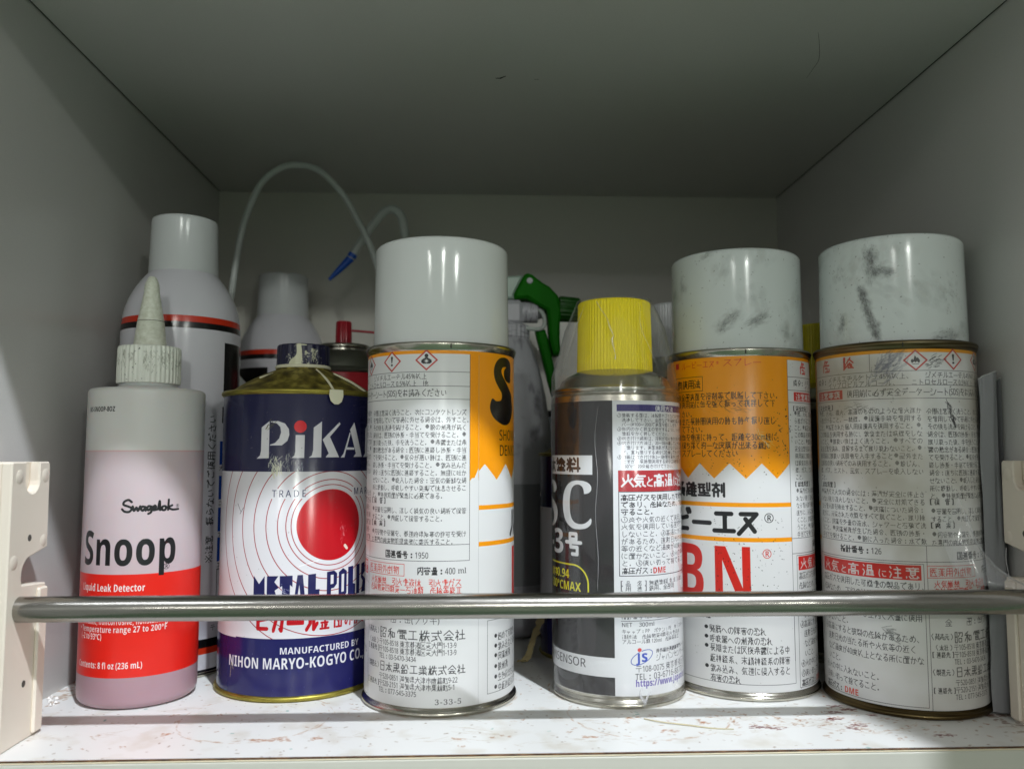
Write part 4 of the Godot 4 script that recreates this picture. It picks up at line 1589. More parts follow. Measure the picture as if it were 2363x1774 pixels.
func polish_can(label: String, x: float, depth: float, k: float, print_: Image, turn: float, rubbed: bool) -> Node3D:
	var t := thing("metal_polish_can", label, "can", x, depth, "navy and white metal polish cans")
	t.rotation.y += deg_to_rad(turn)
	var K := func(p: Array) -> Array: return p.map(func(q): return q * k)
	part("body", turned(K.call([Vector2(35.7, 2.0), Vector2(36, 2.4), Vector2(36, 132.0), Vector2(35.8, 132.4)]), {"low": 2.3 * k, "top": 132.4 * k}), printed(print_, 0.2), t)
	part("bottom_rim", turned(K.call([Vector2(33, 1.6), Vector2(35, 0.1), Vector2(36.2, 0.0)] + corner(Vector2(36.1, 1.3), 1.1, -80, 90, 6) + [Vector2(35.6, 2.7)])), M.brass, t)
	part("top_rim", turned(K.call([Vector2(35.6, 132.0), Vector2(36.3, 132.3)] + corner(Vector2(36.0, 133.6), 1.1, -60, 150, 8) + [Vector2(34.6, 133.6)])), M.brass, t)
	var dome := part("shoulder", turned(K.call([Vector2(34.8, 133.5), Vector2(32.5, 135.2), Vector2(29, 137.6), Vector2(24, 140.6), Vector2(19, 143.2), Vector2(14.5, 145.0), Vector2(12.8, 145.6), Vector2(12.6, 147.4)])), M.dirty_brass, t)
	part("neck_ring", turned(K.call([Vector2(12.4, 146.2), Vector2(13.1, 146.5), Vector2(13.2, 147.3), Vector2(12.6, 147.9)])), M.residue, t)
	var img := blank(768, 128, rgb(24, 24, 54))
	var rng := RandomNumberGenerator.new()
	rng.seed = 9
	var cream := rgb(206, 204, 176)
	poly(img, curved(PackedVector2Array([Vector2(352, 8), Vector2(372, 6), Vector2(374, 128), Vector2(318, 128), Vector2(322, 100), Vector2(340, 84), Vector2(352, 62), Vector2(352, 8)]), 3), cream)
	poly(img, PackedVector2Array([Vector2(350, 4), Vector2(400, 8), Vector2(398, 14), Vector2(350, 14)]), cream)
	smear(img, rng, 394, 44, Vector2(2, 16), 2, 10, 14, cream, 6)
	smear(img, rng, 424, 30, Vector2(4, 70), 3, 34, 18, cream, 3)
	smear(img, rng, 440, 30, Vector2(-6, 60), 6, 30, 14, cream, 3)
	specks(img, rng, 300, 10, 500, 124, 40, 5, cream)
	for q in 8:
		smear(img, rng, rng.randf_range(0, 768), 60, Vector2(3, 60), 12, 12, 16, cream, 3)
	var cap := part("cap", turned(K.call([Vector2(12.5, 147.6), Vector2(12.6, 148.2), Vector2(12.4, 156.2)] + corner(Vector2(11.6, 157.0), 0.8, 0, 90, 4) + [Vector2(0, 157.9)]), {"segs": 160, "ribs": 20, "amp": 0.35 * k, "low": 147.6 * k, "top": 157.9 * k}), printed(img, 0.42), t)
	if rubbed:
		# dried runs of polish on the shoulder and over the rim
		for run in [[[6, 145.2, 12.5], [10.5, 139.6, 23.6], [13.2, 134.6, 31.2]], [[14, 143.4, 12], [22, 139.2, 16], [28.5, 134.8, 17]], [[-19.5, 140.6, 14.5], [-15, 142.2, 12.8], [-13.5, 142.8, 13]]]:
			var p := []
			for q in run:
				p.append(Vector3(q[0], q[1] + 0.15, q[2]))
			part("dried_run", tube(Shape.new(), smooth_path(p, 6), [0.4, 0.6, 0.5], 8).mesh(), M.residue, dome)
		var tab := slab(Shape.new(), PackedVector2Array([Vector2(-3.2, 0), Vector2(3.2, 0), Vector2(3.4, -3), Vector2(2.6, -5.4), Vector2(1.0, -6.6), Vector2(-0.8, -6.6), Vector2(-2.6, -5.2), Vector2(-3.4, -2.8)]), -0.25, 0.25, 0.15, Basis(Vector3.UP, deg_to_rad(23)), Vector3(sin(deg_to_rad(23)) * 37.3, 134.4, cos(deg_to_rad(23)) * 37.3) * 0.001)
		part("dried_drip", tab.mesh(), M.residue, t)
	return t


func white_aerosol(label: String, x: float, depth: float, print_: Material, turn: float) -> Node3D:
	var t := thing("white_aerosol_can", label, "aerosol can", x, depth, "tall white domed aerosol cans")
	t.rotation.y += deg_to_rad(turn)
	var prof := [Vector2(28.4, 3.0), Vector2(28.8, 3.6), Vector2(28.8, 164)]
	for k in 14:
		var q := (k + 1) / 14.0
		prof.append(Vector2(16.3 + 12.5 * (1.0 - pow(q, 2.45)) if q < 0.98 else 16.3, 164 + 34 * q))
	part("body", turned(prof, {"low": 0.0, "top": 198.0}), print_, t)
	part("bottom_rim", turned([Vector2(26, 1.6), Vector2(28, 0.2), Vector2(29.0, 0.2)] + corner(Vector2(28.9, 1.3), 0.9, -80, 90, 5) + [Vector2(28.5, 3.2)]), M.tin, t)
	part("cap", turned([Vector2(16.7, 197.6), Vector2(16.9, 198.0), Vector2(16.2, 223.4)] + corner(Vector2(14.6, 224.6), 1.6, 0, 90, 5) + [Vector2(0, 226.4)]), M.white_gloss, t)
	return t


func paint_can(label: String, x: float, depth: float, body_mat: Material, cap_mat: Material, height_k := 1.0) -> Node3D:
	var t := thing("paint_spray_can", label, "spray can", x, depth)
	var R := 29.3
	part("body", turned([Vector2(R - 0.2, 5.0), Vector2(R, 5.4), Vector2(R, 128.3), Vector2(R - 0.1, 128.5)], {"low": 5.3, "top": 128.5}), body_mat, t)
	part("bottom_rim", turned([Vector2(R - 3, 1.6), Vector2(R - 1.4, 0.2), Vector2(R - 0.2, 0.0)] + corner(Vector2(R - 0.3, 1.3), 0.9, -80, 80, 6) + [Vector2(R - 0.5, 2.8), Vector2(R - 0.9, 3.4), Vector2(R - 0.1, 5.2)]), M.tin, t)
	part("shoulder", turned([Vector2(R - 0.1, 128.3), Vector2(R - 0.2, 131.0), Vector2(R - 1.0, 131.8), Vector2(R - 1.2, 132.6)] + corner(Vector2(R - 1.0, 134.0), 1.0, -50, 120, 6) + [Vector2(R - 3.6, 136.4), Vector2(24.4, 139.0), Vector2(21.6, 141.0), Vector2(18.4, 142.6), Vector2(17.0, 143.4), Vector2(16.6, 145)]), M.tin, t)
	part("cap", turned([Vector2(17.2, 143.2), Vector2(17.5, 143.8), Vector2(17.35, 147.6), Vector2(16.9, 172.6)] + corner(Vector2(15.3, 174.2), 1.6, 5, 90, 5) + [Vector2(0, 176.0)], {"segs": 432, "ribs": 72, "amp": 0.26}), cap_mat, t)
	return t


func _ready() -> void:
	# ------------------------------------------------ camera, surroundings, exposure
	var cam := Camera3D.new()
	cam.name = "camera"
	cam.position = Vector3(0, 0.1063, 0)
	cam.basis = Basis(Vector3.UP, -0.0391) * Basis(Vector3.RIGHT, 0.0822) * Basis(Vector3.BACK, -0.0007)
	cam.fov = 49.88
	var eye := CameraAttributesPhysical.new()
	eye.frustum_focal_length = 25.803
	eye.frustum_focus_distance = 0.36
	eye.exposure_aperture = 10.0
	eye.frustum_near = 0.02
	eye.frustum_far = 60.0
	cam.attributes = eye
	cam.near = 0.02
	cam.far = 40.0
	add_child(cam)
	var env := Environment.new()
	env.background_mode = Environment.BG_COLOR
	env.background_color = Color(0.40, 0.412, 0.402).linear_to_srgb()
	env.tonemap_mode = Environment.TONE_MAPPER_LINEAR
	env.tonemap_exposure = 1.05
	env.sdfgi_enabled = true
	env.ssao_enabled = true
	env.ssil_enabled = true
	var we := WorldEnvironment.new()
	we.name = "surroundings"
	we.environment = env
	add_child(we)

	read_letters()
	make_materials()
	lamps()
	cabinet()
	front_row()
	back_row()
	small_things()


# ---------------------------------------------------------------- lamps of the room, behind and above the photographer
func lamps() -> void:
	var shell := mat(rgb(220, 220, 220), 0.5)
	var glow := mat(Color.WHITE, 0.5)
	glow.emission_enabled = true
	glow.emission = Color(1.0, 0.99, 0.97)
	glow.emission_energy_multiplier = 24.0
	# one compact ceiling lamp right above the cupboard front: the hard shadows
	var d := thing("ceiling_lamp", "small round ceiling lamp above the front of the cupboard", "lamp", 0, 0, "", false)
	d.position = Vector3(0.5, 1.86, 0.76)
	part("housing", turned([Vector2(0, 40), Vector2(70, 40), Vector2(75, 34), Vector2(75, 2), Vector2(60, 0)]), shell, d)
	part("glowing_disc", turned([Vector2(0, 1), Vector2(40, 1)]), glow, d)
	var o := OmniLight3D.new()
	o.name = "lamp_light"
	o.position = Vector3(0, -0.05, 0)
	o.light_energy = 5.4
	o.light_size = 0.035
	o.light_color = Color(0.94, 0.968, 1.0)
	o.omni_range = 12
	o.omni_attenuation = 2
	o.shadow_enabled = true
	d.add_child(o)
	# three strip lamps further back in the room
	for k in 4:
		var s := thing("strip_lamp", ["long ceiling strip lamp on the left of the room", "nearer of the two ceiling strip lamps in the middle of the room", "long ceiling strip lamp on the right of the room", "farther of the two ceiling strip lamps in the middle of the room"][k], "lamp", 0, 0, "long strip lamps on the room's ceiling", false)
		s.position = Vector3([-2.3, 0.55, 3.5, 0.8][k], 1.98, [6.5, 6.1, 6.5, 9.6][k])
		part("housing", box(Shape.new(), Vector3(0, 0.03, 0), Vector3(0.4, 0.05, 2.3), 0.01).mesh(), shell, s)
		part("glowing_tube", box(Shape.new(), Vector3(0, -0.012, 0), Vector3(0.3, 0.03, 2.2), 0.01).mesh(), glow, s)
		var a := OmniLight3D.new()
		a.name = "strip_light"
		a.position = Vector3(0, -0.09, 0)
		a.light_energy = [0.5, 2.5, 3.4, 0.5][k]
		a.light_size = 0.06
		a.light_color = Color(0.97, 1.0, 0.97)
		a.omni_range = 12
		a.omni_attenuation = 2
		a.shadow_enabled = true
		s.add_child(a)
	# the room's green floor, which the rail mirrors
	var f := MeshInstance3D.new()
	f.name = "floor"
	var pm := BoxMesh.new()
	pm.size = Vector3(20, 0.1, 22)
	f.mesh = pm
	f.position = Vector3(0, -1.2, 8.0)
	f.material_override = mat(rgb(84, 110, 84), 0.4)
	f.set_meta("kind", "structure")
	add_child(f)


# ---------------------------------------------------------------- the cupboard compartment
func panel(called: String, a: Vector3, b: Vector3, m: Material, under: Node3D) -> MeshInstance3D:
	return part(called, box(Shape.new(), (a + b) * 0.0005, (b - a).abs() * 0.001, 0.0004).mesh(), m, under)


func shelf_print() -> Image:
	# 409 x 294 mm of worn white laminate, 4 px per mm; the last column of rows is the front edge
	var w := 1636
	var h := 1176
	var img := blank(w, h, rgb(221, 221, 218))
	var rng := RandomNumberGenerator.new()
	rng.seed = 21
	var n := FastNoiseLite.new()
	n.seed = 3
	n.frequency = 0.02
	n.fractal_octaves = 5
	var a := n.get_image(818, 588)
	a.convert(Image.FORMAT_RGBA8)
	var d := a.get_data()
	for i in 818 * 588:
		var v := clampf((d[i * 4] / 255.0 - 0.60) * 3.0, 0.0, 1.0)
		d[i * 4] = 160
		d[i * 4 + 1] = 142
		d[i * 4 + 2] = 112
		d[i * 4 + 3] = int(v * 60)
	a = Image.create_from_data(818, 588, false, Image.FORMAT_RGBA8, d)
	a.resize(w, h, Image.INTERPOLATE_CUBIC)
	img.blend_rect(a, Rect2i(0, 0, w, h), Vector2i.ZERO)
	var rust := rgb(138, 82, 44, 110)
	var deep := rgb(92, 30, 24, 220)
	var P := func(x: float, depth: float) -> Vector2: return Vector2((x + 188.6) * 4.0, (592.0 - depth) * 4.0 - (592.0 - 296.0 - 294.0) * 4.0)
	# long faint drag marks and rust rings where cans stood
	for k in 46:
		var p: Vector2 = P.call(rng.randf_range(-180, 215), rng.randf_range(304, 372))
		smear(img, rng, p.x, p.y, Vector2(rng.randf_range(20, 90), rng.randfn(0, 5)), 5, 9, 26, rgb(150, 124, 92, 50), 2)
	for c in [[-17, 376, 34], [124, 392, 34], [186, 364, 34], [62, 380, 30], [70, 345, 33], [150, 350, 33], [-90, 345, 30]]:
		var q: Vector2 = P.call(c[0], c[1])
		for k in 70:
			var t := rng.randf_range(0, 360)
			line(img, arc_points(q, c[2] * 4.0 + rng.randfn(0, 3), c[2] * 4.0 + rng.randfn(0, 3), t, t + rng.randf_range(2, 9), 4), rng.randf_range(1, 3), rgb(150, 92, 48, rng.randi_range(14, 70)))
	# rust-brown flecks and blots, thickest in front of the two used cans
	for k in 240:
		var near := rng.randf()
		var p: Vector2 = P.call(rng.randfn(120, 50), rng.randfn(331, 9)) if near < 0.6 else P.call(rng.randf_range(-175, 212), rng.randf_range(304, 400))
		smear(img, rng, p.x, p.y, Vector2(rng.randfn(5, 7), rng.randfn(0, 2)), 2, rng.randi_range(1, 5), 6, rust, 2)
	for q in [[70, 322, 12], [86, 330, 8], [105, 325, 14], [113, 323, 10], [138, 333, 12], [146, 326, 10], [143, 322, 6], [158, 338, 6], [150, 345, 12], [147, 350, 9], [143, 342, 9], [172, 312, 12], [60, 338, 8], [-86, 318, 16], [-77, 319, 12], [-63, 320, 7], [-10, 317, 6], [38, 316, 10], [-120, 325, 6], [205, 335, 12], [208, 345, 12], [200, 352, 8]]:
		var p: Vector2 = P.call(q[0], q[1])
		smear(img, rng, p.x, p.y, Vector2(q[2] * 2.2, rng.randfn(0, 4)), 3.4, q[2] * 2, 6, deep if q[0] > 100 else rgb(160, 100, 62, 150), 2.2)
	specks(img, rng, 0, 600, w, h, 700, 3, rgb(110, 84, 64, 150))
	specks(img, rng, 0, 900, w, h, 16, 5, rgb(80, 140, 130, 170))
	# grime along the side walls and the back
	specks(img, rng, w - 60, 700, w, 1120, 200, 6, rgb(96, 62, 44, 150))
	specks(img, rng, 0, 700, 40, 1120, 130, 6, rgb(150, 110, 80, 150))
	return img


func cabinet() -> void:
	var t := thing("cupboard", "open white laminate cupboard compartment with a stained shelf board", "cupboard", 0, 0, "", false)
	var wall := mat(rgb(204, 202, 199), 0.3)
	wall.albedo_texture = noise_tex(0.6, 2, [[0.0, Color(0.95, 0.95, 0.95)], [1.0, Color(1, 1, 1)]], 512, 14)
	wall.uv1_triplanar = true
	wall.uv1_scale = Vector3(6, 6, 6)
	var back_wall := wall.duplicate()
	back_wall.albedo_color = rgb(206, 203, 194)
	var x0 := -188.6
	var x1 := 220.05
	var top := 294.4
	panel("side_panel", Vector3(x0 - 18, -60, -610), Vector3(x0, top + 18, -302), wall, t)
	panel("side_panel", Vector3(x1, -60, -610), Vector3(x1 + 18, top + 18, -302), wall, t)
	panel("back_panel", Vector3(x0 - 1, -60, -612), Vector3(x1 + 1, top + 18, -592.3), back_wall, t)
	var lid := panel("top_panel", Vector3(x0 + 0.3, top, -592), Vector3(x1 - 0.3, top + 18, -232), wall, t)
	panel("joint_strip", Vector3(x0 + 0.3, top - 0.25, -592), Vector3(x0 + 0.9, top + 1, -304), mat(rgb(46, 44, 40), 0.8), lid)
	panel("joint_strip", Vector3(x1 - 0.9, top - 0.25, -592), Vector3(x1 - 0.3, top + 1, -304), mat(rgb(46, 44, 40), 0.8), lid)
	# scratches in the ceiling
	var scratch := mat(rgb(22, 22, 20), 0.9)
	part("scratch", tube(Shape.new(), PackedVector3Array([Vector3(7.6, top, -402.6), Vector3(10, top, -402.4), Vector3(12.6, top, -400.0)]), [0.25, 0.45, 0.2], 6).mesh(), scratch, lid)
	part("scratch", tube(Shape.new(), PackedVector3Array([Vector3(27.2, top + 0.1, -403.4), Vector3(29.6, top + 0.1, -403.2)]), [0.2, 0.3, 0.2], 6).mesh(), scratch, lid)
	part("scratch", tube(Shape.new(), smooth_path([Vector3(151.7, top + 0.06, -351.6), Vector3(157.0, top + 0.06, -363), Vector3(162.6, top + 0.06, -377), Vector3(163.6, top + 0.06, -386), Vector3(164.5, top + 0.06, -397)], 3), [0.1, 0.16, 0.1], 6).mesh(), mat(rgb(70, 70, 62), 0.9), lid)
	# shelf board with its stained face, edge band and dark glue line
	var shelf := panel("shelf_board", Vector3(x0 + 0.2, -18, -592), Vector3(x1 - 0.2, -0.3, -303), wall, t)
	var s := Shape.new()
	var a := Vector3(x0, 0, -592) * 0.001
	var b := Vector3(x1, 0, -592) * 0.001
	var c := Vector3(x1, 0, -298) * 0.001
	var e := Vector3(x0, 0, -298) * 0.001
	c.z = -0.3024
	e.z = -0.3024
	s.tri(a, b, c, Vector3.UP, Vector3.UP, Vector3.UP, Vector2(0, 0), Vector2(1, 0), Vector2(1, 0.985))
	s.tri(a, c, e, Vector3.UP, Vector3.UP, Vector3.UP, Vector2(0, 0), Vector2(1, 0.985), Vector2(0, 0.985))
	part("shelf_face", s.mesh(), printed(shelf_print(), 0.34), shelf)
	panel("edge_band", Vector3(x0 + 0.3, -40, -303), Vector3(x1 - 0.3, -1.22, -301.6), mat(rgb(196, 194, 184), 0.45), shelf)
	var glue := mat(rgb(120, 88, 60), 0.8)
	glue.albedo_texture = noise_tex(0.05, 4, [[0.0, Color(0.25, 0.2, 0.16)], [0.5, Color(0.8, 0.75, 0.7)], [1.0, Color(1.5, 1.5, 1.45)]], 256, 31)
	glue.uv1_triplanar = true
	glue.uv1_scale = Vector3(9, 9, 9)
	panel("glue_line", Vector3(x0 + 0.3, -0.5, -303), Vector3(x1 - 0.3, -0.12, -301.75), glue, shelf)
	panel("chipped_edge", Vector3(x0 + 0.3, -1.2, -303), Vector3(x1 - 0.3, -0.52, -301.62), mat(rgb(226, 214, 186), 0.6), shelf)
	# both doors stand open, outside the picture
	var door := part("open_door", box(Shape.new(), Vector3(9, 200, 72) * 0.001, Vector3(0.018, 0.48, 0.144), 0.0006).mesh(), wall, t)
	door.position = Vector3(0.222, 0, -0.263)
	var door2 := part("open_door", box(Shape.new(), Vector3(-9, 200, 72) * 0.001, Vector3(0.018, 0.48, 0.144), 0.0006).mesh(), wall, t)
	door2.position = Vector3(-0.193, 0, -0.263)

	# rail and its two holders
	var rail := Node3D.new()
	rail.name = "guard_rail"
	add_child(rail)
	tag(rail, "round brushed steel rail across the front of the shelf", "rail")
	rail.position = Vector3(-0.169, 0.049, -0.316)
	var bar := Shape.new()
	lathe(bar, [Vector2(4.2, -3.4), Vector2(4.67, -3.0), Vector2(4.67, 382.4), Vector2(4.2, 382.8)], {"turn": Basis(Vector3.BACK, -PI / 2), "segs": 48})
	var brushed := mat(rgb(156, 153, 147), 0.27, 1.0)
	brushed.normal_enabled = true
	brushed.normal_texture = noise_tex(0.03, 5, [], 512, 17)
	brushed.normal_texture.as_normal_map = true
	brushed.normal_texture.bump_strength = 1.2
	brushed.normal_scale = 0.22
	brushed.uv1_scale = Vector3(2, 1, 1)
	brushed.roughness_texture = noise_tex(0.03, 4, [[0.0, Color(0.7, 0.7, 0.7)], [1.0, Color(1, 1, 1)]], 512, 19)
	brushed.roughness = 0.26
	part("bar", bar.mesh(), brushed, rail)
	holder(true)
	holder(false)


func holder(is_left: bool) -> void:
	var t := thing("rail_holder", "cream plastic rail holder with a U notch on the left wall" if is_left else "cream plastic rail holder half cut off at the right edge", "bracket", 0, 0, "cream plastic rail holders", false)
	var face := -169.0 if is_left else 213.0
	var wall := -188.6 if is_left else 220.05
	var sgn := 1.0 if is_left else -1.0
	t.position = Vector3(face, 0, -0.316) * Vector3(0.001, 0, 1)
	var dz := 0.0 if is_left else -2.6
	# outline in (depth towards the back, height)
	var arc := []
	for k in 7:
		var q := deg_to_rad(lerpf(96, 180, k / 6.0))
		arc.append(Vector2(6.6 + cos(q) * 6.0, 60.4 + sin(q) * 7.0))
	var out: Array = [Vector2(-8.8, 0), Vector2(18, 0), Vector2(18.2, 56.2), Vector2(4, 57.4), Vector2(1.2, 57.6)]
	arc.reverse()
	out += arc
	out += [Vector2(18.3, 69.8), Vector2(17.8, 102.2), Vector2(17.0, 102.9), Vector2(-8.2, 102.9), Vector2(-8.8, 102.3)]
	var notch := [Vector2(10.2, 102.9), Vector2(10.2, 96)]
	for k in 9:
		var q := deg_to_rad(lerpf(0, -180, k / 8.0))
		notch.append(Vector2(5.6 + cos(q) * 4.6, 95.8 + sin(q) * 4.6))
	notch += [Vector2(1.0, 96), Vector2(1.0, 102.9)]
	var with_notch: Array = out.slice(0, out.size() - 3)
	with_notch.append(Vector2(17.0, 102.9))
	with_notch += notch
	with_notch += out.slice(out.size() - 2)
	# (depth, height, across) -> world: depth runs to -z, across runs from the face into the wall
	var turn := Basis(Vector3(0, 0, -1), Vector3(0, 1, 0), Vector3(-sgn, 0, 0))
	var shift := Vector3(0, 0, -dz * 0.001)
	var thick := absf(wall - face)
	part("face_plate", slab(Shape.new(), PackedVector2Array(with_notch), 0.0, minf(4.0, thick * 0.6), 0.5, turn, shift).mesh(), M.bracket, t)
	part("base_plate", slab(Shape.new(), PackedVector2Array(out), minf(4.0, thick * 0.6) - 0.02, thick, 0.2, turn, shift).mesh(), M.bracket, t)
	var dark := mat(rgb(70, 66, 60), 0.7)
	for q in [[5.0, 74.5], [5.4, 21.0]]:
		part("screw_hole", turned([Vector2(0, 0.05), Vector2(1.25, 0.05), Vector2(1.35, -0.2)], {"segs": 24, "turn": Basis(Vector3.BACK, -PI / 2 * sgn), "at": Vector3(0, q[1], -q[0] - dz) * 0.001}), dark, t)
	for q in [[-3.6, 97.5, 2.6], [14.4, 97.6, 2.6], [-5.0, 66.5, 2.6], [15.0, 72.6, 2.3]]:
		part("moulding_mark", turned([Vector2(0, 0.12), Vector2(q[2] - 0.2, 0.12), Vector2(q[2], 0.0)], {"segs": 28, "turn": Basis(Vector3.BACK, -PI / 2 * sgn), "at": Vector3(0, q[1], -q[0] - dz) * 0.001}), M.bracket, t)
	# the block behind the rail that carries it
	part("rail_seat", box(Shape.new(), Vector3(sgn * 0.5, 28, -14.6 - dz) * 0.001, Vector3(0.0016, 0.054, 0.0062), 0.0006).mesh(), M.bracket, t)


# ---------------------------------------------------------------- front row
func front_row() -> void:
	M.white_gloss = mat(rgb(208, 210, 212), 0.2)
	# leak detector bottle
	var t := thing("leak_detector_bottle", "half see-through squeeze bottle of pink liquid with white nozzle and red label", "bottle", -150.7, 381)
	var plastic := printed(leak_label(), 0.32)
	plastic.subsurf_scatter_enabled = true
	plastic.subsurf_scatter_strength = 0.2
	plastic.backlight_enabled = true
	plastic.backlight = Color(0.22, 0.19, 0.19)
	part("body", turned([Vector2(0, 1.5), Vector2(18, 0.6)] + corner(Vector2(20.6, 3.8), 3.8, -90, 0, 7) + [Vector2(24.5, 5.0), Vector2(24.6, 60), Vector2(24.5, 130)] + corner(Vector2(22.5, 132.6), 2.0, 0, 80, 6) + [Vector2(19, 135.0), Vector2(13.4, 135.6), Vector2(12.2, 136.4), Vector2(12.2, 139)], {"low": 0.0, "top": 135.0}), plastic, t)
	var capimg := blank(768, 160, rgb(234, 236, 226))
	var rng := RandomNumberGenerator.new()
	rng.seed = 77
	for k in 90:
		var x := rng.randf_range(0, 768)
		smear(capimg, rng, x, rng.randf_range(10, 60), Vector2(0, rng.randf_range(20, 90)), 1.5, 12, 18, rgb(96, 96, 84, 46), 3)
	specks(capimg, rng, 280, 0, 520, 160, 40, 3, rgb(60, 60, 54, 200))
	part("collar", turned([Vector2(12.6, 137.2), Vector2(13.4, 137.4), Vector2(13.6, 138.2), Vector2(13.5, 152.2)] + corner(Vector2(12.4, 153.2), 1.0, 0, 90, 4) + [Vector2(7.6, 154.4)], {"segs": 320, "ribs": 40, "amp": 0.34, "low": 137.2, "top": 154.4}), printed(capimg, 0.45), t)
	var noz := mat(rgb(236, 238, 226), 0.36)
	noz.albedo_texture = noise_tex(0.04, 4, [[0.0, Color(0.86, 0.86, 0.82)], [1.0, Color(1, 1, 1)]], 256, 41)
	var tip := part("nozzle", turned([Vector2(7.4, 154.2), Vector2(7.1, 155), Vector2(5.75, 166), Vector2(5.65, 166.2), Vector2(5.6, 166.9), Vector2(3.2, 180.4)]), noz, t)
	part("tip_cover", turned([Vector2(3.35, 180.2), Vector2(3.4, 180.8), Vector2(3.0, 183.6), Vector2(1.9, 186.4), Vector2(1.1, 187.0), Vector2(0, 187.1)], {"segs": 40}), noz, tip)
	part("joint_line", turned([Vector2(5.72, 165.9), Vector2(5.86, 166.1), Vector2(5.72, 166.3)], {"segs": 48}), mat(rgb(120, 120, 104), 0.6), tip)

	polish_can("navy and white can of metal polish with brass shoulder and dried polish runs", -85.5, 402, 1.0, polish_label(), 0.0, true)

	var clean := mat(rgb(217, 220, 219), 0.12)
	release_can("cleanest orange and white spray can with spotless white cap, left of the yellow-capped can", -17.5, 376.3, release_label(0), 28.5, M.tin, M.tin, clean, 0.28)
	var cap4 := cap_print(4, [[470, 210, 40, -40, 7, 70, 24, 90, 3], [535, 200, 44, -26, 7, 60, 24, 80, 3], [430, 20, 30, -16, 5, 20, 20, 90, 3], [360, 60, 4, 30, 8, 24, 22, 40, 4]])
	release_can("orange-fronted spray can with red letters and lightly smudged cap", 123.8, 391.7, release_label(1), -132.5, M.tin, M.tin, cap4, 0.3)
	var cap5 := cap_print(6, [[470, 30, 6, 70, 9, 130, 16, 110, 3], [484, 84, 30, 10, 7, 60, 14, 100, 3], [448, 130, 34, 110, 5, 150, 16, 130, 3], [446, 118, 8, 22, 4, 30, 12, 120, 3], [404, 180, -8, 34, 5, 30, 14, 120, 3], [390, 76, 0, 10, 12, 16, 10, 110, 3], [600, 250, 60, -10, 8, 60, 20, 100, 4], [650, 120, 10, 30, 14, 20, 10, 90, 3], [380, 200, 20, 30, 26, 40, 20, 30, 6]])
	release_can("grimiest spray can, its cap streaked with black, by the right wall", 186.6, 364.3, release_label(2), -248.5, M.dull_tin, M.grimy_tin, cap5, 0.36)

	# paint can in its film
	var yellow := mat(rgb(255, 232, 0), 0.45)
	yellow.metallic_specular = 0.3
	var pm := printed(paint_label(), 0.14)
	var j := paint_can("black and white paint spray can with yellow ribbed cap, wrapped in clear film", 62.6, 379.9, pm, yellow)
	var film := mat(Color(1, 1, 1, 0.02), 0.05)
	film.transparency = BaseMaterial3D.TRANSPARENCY_ALPHA
	film.cull_mode = BaseMaterial3D.CULL_DISABLED
	var fs := Shape.new()
	var n := FastNoiseLite.new()
	n.seed = 11
	n.frequency = 0.9
	var prof := [Vector2(29.5, 0.6), Vector2(29.75, 1.4), Vector2(29.6, 4), Vector2(29.62, 60), Vector2(29.65, 128), Vector2(29.5, 132), Vector2(28.2, 141), Vector2(25.6, 152), Vector2(22.6, 163), Vector2(19.6, 171), Vector2(17.4, 176.3), Vector2(15.2, 177.0)]
	for i in prof.size() - 1:
		for k in 96:
			var P := []
			for q in [[k, i], [k + 1, i], [k + 1, i + 1], [k, i + 1]]:
				var an: float = TAU * (q[0] % 96) / 96.0
				var pr: Vector2 = prof[q[1]]
				var wob := n.get_noise_3d(cos(an) * 3.0, pr.y * 0.06, sin(an) * 3.0) * (1.6 if pr.y > 133 and pr.y < 176 else 0.0)
				P.append(Vector3(sin(an) * (pr.x + wob), pr.y, cos(an) * (pr.x + wob)) * 0.001)
			var m := ((P[1] - P[0]) as Vector3).cross(P[2] - P[0]).normalized()
			if m.dot(Vector3(P[0].x, 0.001, P[0].z)) < 0:
				m = -m
			fs.tri(P[0], P[1], P[2], m, m, m)
			fs.tri(P[0], P[2], P[3], m, m, m)
	var st := SurfaceTool.new()
	st.begin(Mesh.PRIMITIVE_TRIANGLES)
	st.set_smooth_group(0)
	var st2 := SurfaceTool.new()
	st2.begin(Mesh.PRIMITIVE_TRIANGLES)
	st2.set_smooth_group(0)
	for k in range(0, fs.v.size(), 3):
		var into := st2 if (fs.v[k].y + fs.v[k + 1].y + fs.v[k + 2].y) / 3.0 > 0.1325 else st
		for e in 3:
			into.add_vertex(fs.v[k + e])
	st.generate_normals()
	st2.generate_normals()
	var wrap := part("film_wrap", st.commit(), film, j)
	var smoky := mat(Color(0.8, 0.8, 0.8, 0.035), 0.14)
	smoky.transparency = BaseMaterial3D.TRANSPARENCY_ALPHA
	part("film_skirt", st2.commit(), smoky, wrap)
	var gather := mat(Color(0.9, 0.9, 0.92, 0.2), 0.12)
	gather.transparency = BaseMaterial3D.TRANSPARENCY_ALPHA
	var onto := func(deg: float, r: float, h: float) -> Vector3: return Vector3(sin(deg_to_rad(deg)) * r, h, cos(deg_to_rad(deg)) * r)
	part("film_seam", tube(Shape.new(), smooth_path([onto.call(-26, 17.9, 174), onto.call(-18, 18.4, 170), onto.call(-10, 18.2, 166), onto.call(-6, 18.8, 162), onto.call(-1, 18.4, 158), onto.call(-3, 18.7, 156), onto.call(1, 18.5, 150), onto.call(1, 18.6, 147.4)], 4), [0.12, 0.2, 0.15, 0.5, 0.2, 0.55, 0.18, 0.5], 8).mesh(), gather, wrap)
